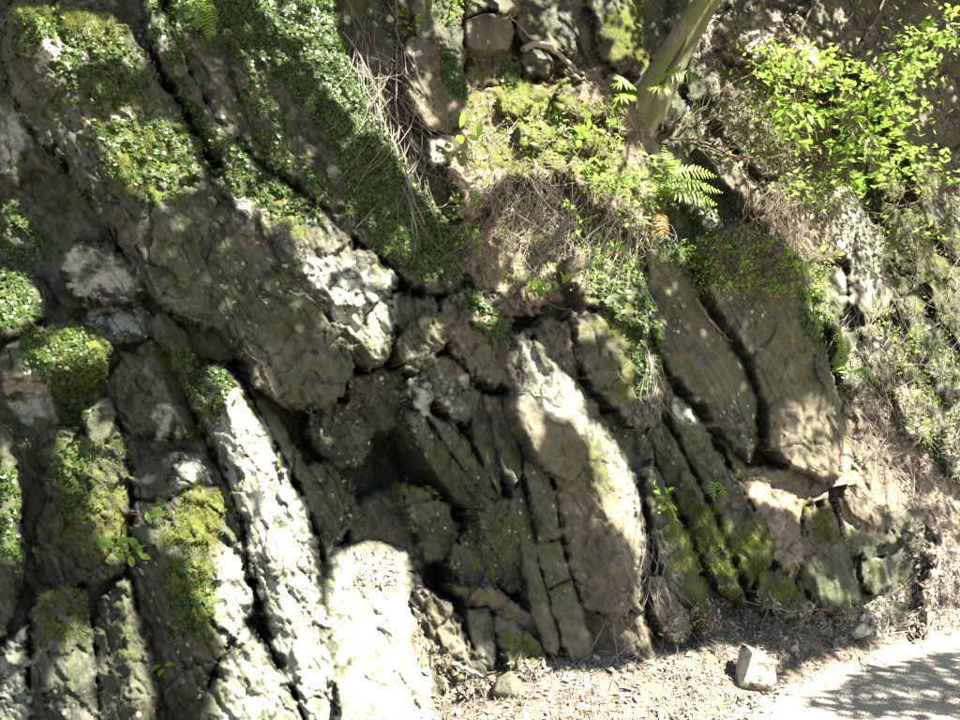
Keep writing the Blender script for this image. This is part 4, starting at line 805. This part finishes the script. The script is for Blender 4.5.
tangle('hanging_roots', 'tangle of pale dead roots hanging beside the tall smooth brown block', 'roots', [([(350, 0), (395, 0), (420, 80), (430, 180), (410, 200), (380, 130), (345, 50)], 120, 75, 25, (30, 90), .10)], M_TWIG,
 [([(343, 32), (352, 40), (370, 78), (392, 118), (410, 140), (424, 160)], .06, .007), ([(396, -10), (398, 60), (396, 100), (398, 140)], .10, .007, .004), ([(347, 0), (375, 50), (392, 72)], .08, .005), ([(374, 79), (400, 75), (425, 71)], .12, .004), ([(400, 100), (418, 124), (438, 139)], .12, .0045, .003), ([(350, 65), (385, 120), (410, 190), (425, 225)], .04, .006), ([(402, 90), (412, 140), (420, 190)], .08, .004)])
tangle('dry_grass', 'matted dry grass and roots hanging off the soil edge in the centre', 'dry grass', [([(480, 160), (560, 170), (600, 230), (560, 290), (520, 260), (470, 250)], 170, 95, 45, (15, 60), .06), ([(480, 168), (540, 165), (600, 185), (640, 215), (635, 232), (590, 205), (540, 190), (490, 190)], 230, 92, 28, (25, 85), .12), ([(600, 180), (660, 200), (650, 260), (600, 240)], 110, 90, 30, (20, 60), .07)], M_TWIG)
tangle('dry_grass', 'sunbleached twigs scattered over the mossy soil slope', 'dry grass', [([(470, 90), (640, 80), (660, 180), (600, 220), (480, 200)], 130, 70, 50, (15, 55), .04)], M_TWIG)
tangle('dead_twigs', 'mesh of grey twigs and roots under the leafy shrub', 'twigs', [([(690, 60), (800, 60), (960, 150), (960, 260), (860, 260), (760, 180), (680, 130)], 260, 60, 50, (25, 90), .14)], M_DARKT,
 [([(675, 137), (700, 108), (728, 84), (752, 73), (780, 70)], (.02, .12, .2, .2), .006, .003), ([(671, 139), (690, 138), (712, 146), (735, 157), (757, 158)], .10, .011, .008), ([(690, 143), (720, 152), (745, 162)], .08, .008), ([(760, 160), (790, 152), (815, 146), (850, 146), (880, 158)], .18, .006, .004), ([(800, 165), (820, 148), (845, 146), (870, 152)], .12, .006), ([(740, 225), (755, 200), (775, 188)], .12, .006), ([(818, 178), (845, 176), (862, 180), (872, 172)], .12, .006), ([(872, 172), (876, 200), (880, 240), (886, 300)], .1, .005), ([(780, 80), (795, 40), (822, -10)], .30, .012, .007), ([(862, 40), (875, 20), (890, -10)], .25, .014, .009), ([(836, 60), (850, 20), (858, -10)], .2, .006), ([(893, 330), (894, 360), (896, 410)], .12, .005)])
tangle('dead_twigs', 'brown roots and stalks matted on the bank at the right edge', 'twigs', [([(840, 250), (960, 230), (1000, 420), (930, 480), (860, 400)], 240, 70, 35, (20, 80), .10), ([(840, 400), (880, 410), (930, 500), (900, 500)], 60, 55, 15, (40, 100), .03)], M_TWIG)
tangle('hanging_roots', 'roots and thin grass dangling over the smooth brown faces', 'roots', [([(670, 230), (740, 215), (800, 250), (790, 275), (720, 270)], 170, 85, 30, (15, 55), .10), ([(740, 170), (800, 190), (790, 240), (750, 230)], 120, 80, 25, (30, 90), .09)], M_DARKT,
 [([(696, 298), (710, 322), (724, 334), (738, 352)], .05, .012, .006), ([(770, 360), (774, 380), (780, 395)], .05, .003), ([(722, 340), (730, 322), (729, 310)], .06, .004)])
tangle('hanging_roots', 'fine pale roots beside the tan finger of rock', 'roots', [([(638, 510), (650, 520), (672, 590), (652, 590)], 60, 75, 20, (20, 60), .05), ([(640, 330), (652, 340), (662, 400), (650, 400)], 40, 75, 10, (20, 60), .04)], M_TWIG)
tangle('dead_twigs', 'dry twigs and stalks lying on the sunlit litter', 'twigs', [([(450, 700), (560, 672), (700, 650), (760, 620), (880, 620), (960, 580), (960, 620), (800, 690), (700, 735), (450, 735)], 560, 0, 60, (15, 70), .02)], M_TWIG,
 [([(453, 664), (475, 672), (497, 684)], .03, .010, .006), ([(560, 690), (600, 670), (652, 662)], .03, .006), ([(770, 590), (774, 612), (780, 650)], .03, .007), ([(758, 590), (760, 600), (762, 615)], .02, .005), ([(740, 600), (790, 612), (830, 610)], .02, .005)])
tangle('fallen_branch', 'bare sunlit fallen branch bent over the soil near the top', 'branch', [], M_TWIG, [([(523, 50), (532, 44), (546, 44), (558, 54), (572, 66), (582, 76)], .10, .020, .012)], sides=8)
tangle('fallen_branch', 'thin straight pole leaning against the soil slope near the top', 'branch', [], M_TWIG, [([(508, 14), (525, 32), (538, 44)], .08, .006, .004)], sides=6)

# ------------------------------------------------------------------ green plants
LITX = []
def oval_leaf(L=1.0, W=.55):
    V = [(0, 0, 0), (W * .38, L * .25, .04), (W * .5, L * .5, .06), (W * .3, L * .8, .02), (0, L, -.05), (-W * .3, L * .8, .02), (-W * .5, L * .5, .06), (-W * .38, L * .25, .04), (0, L * .5, 0)]
    F = [(0, 1, 8), (1, 2, 8), (2, 3, 8), (3, 4, 8), (4, 5, 8), (5, 6, 8), (6, 7, 8), (7, 0, 8)]
    me = bpy.data.meshes.new('leaf'); me.from_pydata(V, [], F); me.materials.append(M_LEAF); me.update(); return me
LEAFME = [oval_leaf(1, .5), oval_leaf(1, .62), oval_leaf(1, .42)]
def put_leaf(parent, P, d, nrm, size):
    d = Vector(d).normalized(); nrm = Vector(nrm); x = d.cross(nrm).normalized(); z = x.cross(d)
    from mathutils import Matrix
    M = Matrix((x, d, z)).transposed().to_4x4()
    o = bpy.data.objects.new('leaf', LEAFME[rng.integers(3)]); o.parent = parent
    q = M.to_quaternion(); o.rotation_mode = 'QUATERNION'; o.rotation_quaternion = q
    o.location = Vector(P) - Vector(parent['o3']); s = size; o.scale = (s, s, s * rng.uniform(.6, 1.4)); COL.objects.link(o)
def plant(label, cat, base, twigs, size=(.025, .05), per=5, name='seedling', lift=(.03, .08), group=None, rad=.0025):
    """base pixel, twigs = list of pixel tips; leaves set along each twig"""
    Pb, Nb = smp(base[0], base[1]); t = empty(name, Pb, label, cat, group)
    paths = []
    for tw in twigs:
        pts = [base] + list(tw); n = 9; q = spline(pts, n); lf = np.linspace(lift[0], lift[1], n)
        Pz, _ = smp(base[0], base[1]); tt = Pz[1] - lf
        R = at(q[:, 0], q[:, 1], t=tt); paths.append((R, np.linspace(rad, rad * .4, n)))
        for j in range(per):
            f = n - 1 if j == 0 else rng.uniform(n * .35, n - 1); i = int(f); p = R[i]
            d = unit(R[min(i + 1, n - 1)] - R[i - 1]) * .6 + rng.normal(0, .6, 3) + (0, -.15, 0) + (0, 0, -.1)
            put_leaf(t, p, d, (rng.normal(0, .4), -.55 + rng.normal(0, .3), .75), rng.uniform(*size))
    V, F = tube_mesh(paths, 4); mesh_obj('stem', V, F, M_DARKT, parent=t)
    return t
plant('small bright seedling with five oval leaves in the crack on the left', 'seedling', (138, 545), [[(125, 535)], [(112, 545)], [(125, 560)], [(140, 556)], [(128, 548)]], (.045, .06), 3)
plant('three-leaved sprig arching out above the left seedling', 'seedling', (130, 514), [[(140, 515), (146, 512)], [(140, 514), (152, 518)], [(142, 513), (154, 508)]], (.045, .055), 1)
plant('tiny three-leaved seedling low in the dark undercut on the left', 'seedling', (163, 676), [[(160, 664)], [(174, 664)], [(164, 668)]], (.045, .055), 1)
plant('broad-leaved sprig at the left end of the soil slope', 'seedling', (474, 165), [[(470, 140), (460, 128)], [(478, 138)], [(468, 150), (456, 138)]], (.06, .09), 2)
plant('cluster of three-part leaves hanging in the centre', 'seedling', (545, 300), [[(530, 280)], [(550, 278), (560, 270)], [(545, 285)], [(555, 290), (562, 284)], [(535, 290)]], (.055, .08), 3)
plant('low leafy stems on the sunlit soil slope', 'undergrowth plant', (600, 150), [[(570, 120)], [(580, 135)], [(612, 112)], [(622, 140)], [(590, 165)], [(565, 145)], [(640, 150), (655, 160)]], (.045, .075), 5)
plant('leafy stems at the top of the soil slope left of the trunk', 'undergrowth plant', (575, 132), [[(562, 110)], [(590, 118)], [(600, 130), (618, 128)]], (.05, .08), 3)
plant('leafy stems crowding the lower edge of the soil slope', 'undergrowth plant', (600, 215), [[(560, 200)], [(580, 220)], [(620, 210)], [(640, 225), (655, 215)], [(610, 240)], [(630, 260)], [(590, 250)], [(570, 235)]], (.025, .05), 8)
plant('leafy stems on the right of the dry grass', 'undergrowth plant', (470, 215), [[(455, 195)], [(465, 235)], [(480, 250)], [(450, 215)], [(478, 190)]], (.025, .045), 7)
plant('sprig of leaves low over the wide tan block', 'seedling', (830, 262), [[(822, 252)], [(838, 256)], [(815, 258)]], (.04, .06), 2)
plant('leafy stems at the corner of the overhanging face', 'undergrowth plant', (800, 280), [[(790, 255)], [(808, 262)], [(825, 300)], [(812, 320)], [(826, 340)], [(780, 268)], [(760, 262)]], (.025, .045), 7)
plant('light green stems beside the tan finger and mossy slab', 'undergrowth plant', (665, 500), [[(655, 485)], [(668, 490)], [(672, 505)], [(660, 512)]], (.02, .045), 4)
plant('leafy stems at the foot of the leaning tree', 'undergrowth plant', (735, 285), [[(700, 275)], [(715, 262)], [(745, 262)], [(770, 280)], [(690, 262)]], (.018, .034), 9)
plant('leafy stems on the bank at the right', 'undergrowth plant', (905, 350), [[(890, 335)], [(915, 330)], [(925, 350)], [(905, 370)], [(935, 400)], [(880, 345)], [(945, 420)], [(920, 385)]], (.022, .04), 8)
plant('leafy stems under the shrub at the right edge', 'undergrowth plant', (900, 235), [[(930, 225)], [(880, 215)], [(945, 240)], [(955, 235)], [(870, 240)], [(915, 210)]], (.025, .045), 8)

# shrub: stems and two hundred leaves, further small leaves as one mass
tsh, _ = smp(818, 160)
sh = empty('shrub', tsh, 'arching shrub with fresh green leaves in the upper right', 'shrub')
tcenters = [(795, 100, 24, 24, 50, .078), (790, 128, 16, 16, 26, .075), (800, 50, 28, 14, 28, .066), (772, 70, 12, 14, 18, .068), (830, 62, 16, 10, 14, .06), (850, 90, 26, 18, 40, .045), (890, 90, 22, 22, 40, .045), (870, 120, 30, 14, 36, .045), (920, 40, 26, 14, 30, .055), (945, 20, 18, 18, 24, .055), (905, 60, 18, 10, 16, .05), (920, 155, 26, 8, 18, .05)]
paths = []
base_px = (822, 165); t0 = tsh[1]
cl = []
for (cx, cy, sx, sy, n, s) in tcenters:
    dep = t0 - rng.uniform(.35, .75); 
    q = spline([base_px, ((base_px[0] + cx) / 2 + rng.normal(0, 10), (base_px[1] + cy) / 2 - 14), (cx, cy)], 12); tt = np.linspace(t0, dep, 12)
    R = at(q[:, 0], q[:, 1], t=tt); paths.append((R, np.linspace(.006, .002, 12)))
    for j in range(n):
        x = cx + rng.normal(0, sx * .55); y = cy + rng.normal(0, sy * .6)
        p = at(x, y, t=dep + rng.normal(0, .10)); d = unit(p - R[-1]) * .7 + rng.normal(0, .5, 3) + (0, 0, -.25)
        put_leaf(sh, p, d, (rng.normal(0, .35), -.5 + rng.normal(0, .3), .8), s * rng.uniform(.65, 1.1))
        if j % 2 == 0: paths.append((spline([R[rng.integers(7, 12)], (p + R[-1]) / 2, p], 5), np.linspace(.002, .001, 5)))
V, F = tube_mesh(paths, 4); mesh_obj('stem', V, F, M_DARKT, parent=sh)
n = 4200
ctr = np.array([(860, 75), (890, 95), (910, 70), (850, 110), (880, 130), (940, 30), (925, 45), (830, 75), (900, 110), (845, 150), (900, 155), (800, 190), (930, 175), (770, 60), (800, 60), (790, 110), (860, 180)], float)
w_ = ctr[rng.integers(0, len(ctr), n)] + rng.normal(0, 1, (n, 2)) * (17, 10); m_ = fbm(w_[:, 0] / 12, w_[:, 1] / 9, 500, 2) > -.05; w_ = w_[m_]; n = len(w_)
P = at(w_[:, 0], w_[:, 1], t=t0 - rng.uniform(.05, .7, n)); a = unit(rng.normal(size=(n, 3)) * (1, .6, .5)); b = unit(np.cross(a, np.array([0, -.5, .8]) + rng.normal(0, .3, (n, 3))))
V, F = leaf_quads(P, a, b, rng.uniform(.028, .062, n), rng.uniform(.016, .032, n), .15)
mesh_obj('foliage', V, F, M_LEAF, parent=sh, smooth=False)['kind'] = 'stuff'

# scattered fine green leaves on the slopes
def greens(label, polys, seed, m=M_LEAF, s=(.012, .026), lift=.06, name='undergrowth'):
    qs = np.concatenate([rand_in(P, n, .0, 15, seed) for P, n in polys]); P, N = smp(qs[:, 0], qs[:, 1]); n = len(P)
    C = P + N * rng.uniform(.01, lift, (n, 1)); a = unit(rng.normal(size=(n, 3))); b = unit(np.cross(a, np.array([.1, -.6, .7]) + rng.normal(0, .35, (n, 3))))
    L = rng.uniform(*s, n); V, F = leaf_quads(C, a, b, L, L * .55, .15)
    o = mesh_obj(name, V, F, m, smooth=False); tagit(o, label, 'undergrowth', 'low green undergrowth'); o['kind'] = 'stuff'
greens('fine green leaves over the sunlit soil slope and its lower edge', [([(560, 170), (650, 170), (670, 250), (640, 290), (590, 260)], 1700), ([(480, 180), (600, 180), (600, 290), (500, 300)], 500), ([(655, 250), (760, 230), (780, 290), (700, 300)], 500), ([(440, 150), (480, 150), (480, 260), (455, 250)], 250), ([(500, 100), (620, 100), (620, 160), (520, 170)], 320)], 41)
greens('fine green leaves under the shrub and along the right bank', [([(800, 130), (900, 140), (900, 200), (820, 190)], 420), ([(680, 250), (780, 240), (830, 270), (830, 330), (800, 300), (700, 290)], 1100), ([(860, 300), (960, 300), (960, 480), (900, 430)], 900), ([(640, 90), (780, 90), (800, 170), (700, 170)], 350), ([(780, 170), (830, 180), (820, 215), (780, 200)], 200), ([(860, 190), (960, 200), (960, 270), (880, 260)], 300)], 42)
greens('yellow green leaves hanging at the top left of the roots', [([(396, 5), (418, 5), (420, 50), (400, 50)], 160)], 43, M_YELL, (.014, .03), .10)
greens('green sprays in front of the top wedge', [([(425, -10), (460, -10), (455, 25), (435, 20)], 130)], 44, M_LEAF, (.012, .03), .06)

def frond_mesh(R, side, L0, n=22, name='frond', m=M_FERN, parent=None):
    """pinnate frond along path R (n points); leaflets left and right"""
    R = np.asarray(R); n = len(R); t = unit(np.gradient(R, axis=0)); Vs, Fs = tube_mesh([(R, np.linspace(.0022, .0008, n))], 4)
    k = np.repeat(np.arange(2, n), 2); sg = np.tile([1, -1], n - 2); s = unit(np.cross(t[k], side)) * sg[:, None]
    env = np.sin(np.pi * np.clip((k / (n - 1)) * .86 + .12, 0, 1)) ** .8 * L0
    d = unit(s * .9 + t[k] * .45 + rng.normal(0, .06, (len(k), 3)) - np.array(side) * .1); wd = unit(np.cross(d, side))
    C = R[k]; L = env[:, None]; W = .006 + .06 * L
    V = np.stack([C - wd * W * .5, C + d * L * .45 - wd * W * .62, C + d * L - np.array(side) * L * .12, C + d * L * .45 + wd * W * .62, C + wd * W * .5], 1).reshape(-1, 3)
    F5 = np.arange(len(V)).reshape(-1, 5) + len(Vs)
    return mesh_obj(name, np.concatenate([Vs, V]), (Fs, F5), m, parent=parent, smooth=False)
def fern(label, base, tips, L0=.05, m=M_FERN, n=20, lift=.16):
    Pb, _ = smp(*base); o = empty('fern', Pb, label, 'fern')
    for tp in tips:
        q = spline([base] + list(tp), n); f = np.linspace(0, 1, n); tt = Pb[1] - .03 - lift * np.sin(f * 2.2)
        frond_mesh(at(q[:, 0], q[:, 1], t=tt), unit(np.array([.15, -.75, .6]) + rng.normal(0, .15, 3)), L0, m=m, parent=o)
    return o
fern('fern with feathery fronds spreading right below the leaning tree', (656, 196), [[(665, 172), (680, 160)], [(675, 180), (705, 185), (722, 192)], [(668, 160), (664, 146)], [(672, 190), (700, 197), (716, 204)], [(680, 172), (700, 170), (716, 176)]], .075)
fern('withered yellow brown fern frond hanging straight down', (659, 196), [[(660, 220), (656, 250)], [(662, 215), (665, 245)]], .055, M_DEADF, lift=.22)
fern('fern at the grassy corner of the overhanging face', (832, 372), [[(842, 350), (836, 322)], [(845, 362), (846, 335)], [(850, 370), (868, 372), (882, 384)]], .06)
fern('fern sprays in front of the leaning tree trunk', (640, 90), [[(655, 78), (680, 72), (704, 82)], [(625, 80), (612, 84)], [(650, 85), (672, 90)], [(630, 95), (612, 98)]], .07, lift=.34)
fern('small fern tuft high on the ivy slab at the top edge', (205, -5), [[(200, 10), (196, 30)], [(207, 15), (208, 40)], [(212, 10), (214, 30)], [(195, 0), (185, 18)]], .04, M_FERN, 14)
fern('small fern tuft near the moss slab in the centre right', (672, 490), [[(665, 500), (668, 520)], [(660, 488), (650, 498)]], .03, M_FERN, 12)
fern('grass-like fern tuft at the mossy slab right of centre', (716, 478), [[(722, 490), (728, 500)], [(712, 490), (715, 502)]], .025, M_FERN, 10)

# loose stones
def stone(pts_px, lift, label, pale=1.0, depth=.12, name='stone', m=M_ROCK, group=None):
    P = np.asarray(pts_px, float); c = P.mean(0); Pc, _ = smp(c[0], P[:, 1].max() - 2); t = Pc[1]
    import bmesh
    Fr = at(P[:, 0], P[:, 1], t=t - lift + rng.normal(0, .012, len(P)))
    q = c + (P - c) * .66 + rng.normal(0, 2, P.shape); inner = at(q[:, 0], q[:, 1], t=t - lift - .035)[::2]
    back = Fr[::2] * .9 + Fr.mean(0) * .1 + (0, depth, -.01)
    bm = bmesh.new(); vs = [bm.verts.new(p - Fr.mean(0)) for p in np.concatenate([Fr, inner, back])]
    bmesh.ops.convex_hull(bm, input=vs); bmesh.ops.delete(bm, geom=[v for v in bm.verts if not v.link_faces], context='VERTS')
    bmesh.ops.bevel(bm, geom=list(bm.edges), offset=.004, segments=1, affect='EDGES')
    me = bpy.data.meshes.new(name); bm.to_mesh(me); bm.free(); me.materials.append(m)
    ca = me.color_attributes.new('paint', 'FLOAT_COLOR', 'POINT'); ca.data.foreach_set('color', np.tile([.3 * (1 - pale), .2, pale, 1], len(me.vertices)).astype(np.float32))
    o = bpy.data.objects.new(name, me); o.location = Fr.mean(0); COL.objects.link(o)
    return tagit(o, label, 'stone', group)
stone([(738, 686), (740, 664), (748, 646), (762, 652), (774, 662), (777, 680), (774, 692), (756, 692)], .03, 'pale angular block lying in the litter at the bottom right')
stone([(492, 692), (498, 678), (512, 676), (522, 682), (518, 698), (502, 702)], .01, 'grey stone lying in front of the columns at the bottom', .2)
stone([(846, 632), (852, 624), (864, 622), (872, 628), (870, 636), (856, 640)], .02, 'small stone half buried in the litter on the right')
n = 260
pe = rand_in([(440, 740), (600, 690), (760, 690), (900, 640), (960, 620), (960, 740)], n); Pp, _ = smp(pe[:, 0], pe[:, 1])
Vs = []; Fs = []
oct_ = np.array([(1, 0, 0), (0, 1, 0), (-1, 0, 0), (0, -1, 0), (0, 0, .7), (0, 0, -.6)], float); of = np.array([(0, 1, 4), (1, 2, 4), (2, 3, 4), (3, 0, 4), (1, 0, 5), (2, 1, 5), (3, 2, 5), (0, 3, 5)])
for i, p in enumerate(Pp):
    Vs.append(p + oct_ * rng.uniform(.004, .014) * rng.uniform(.7, 1.3, (6, 1)) + (0, 0, .003)); Fs.append(of + 6 * i)
o = mesh_obj('gravel', np.concatenate(Vs), np.concatenate(Fs), M_ROAD, smooth=False); tagit(o, 'loose pebbles along the edge of the pale gravel road', 'gravel'); o['kind'] = 'stuff'
print('total', round(time.time() - T00, 1))
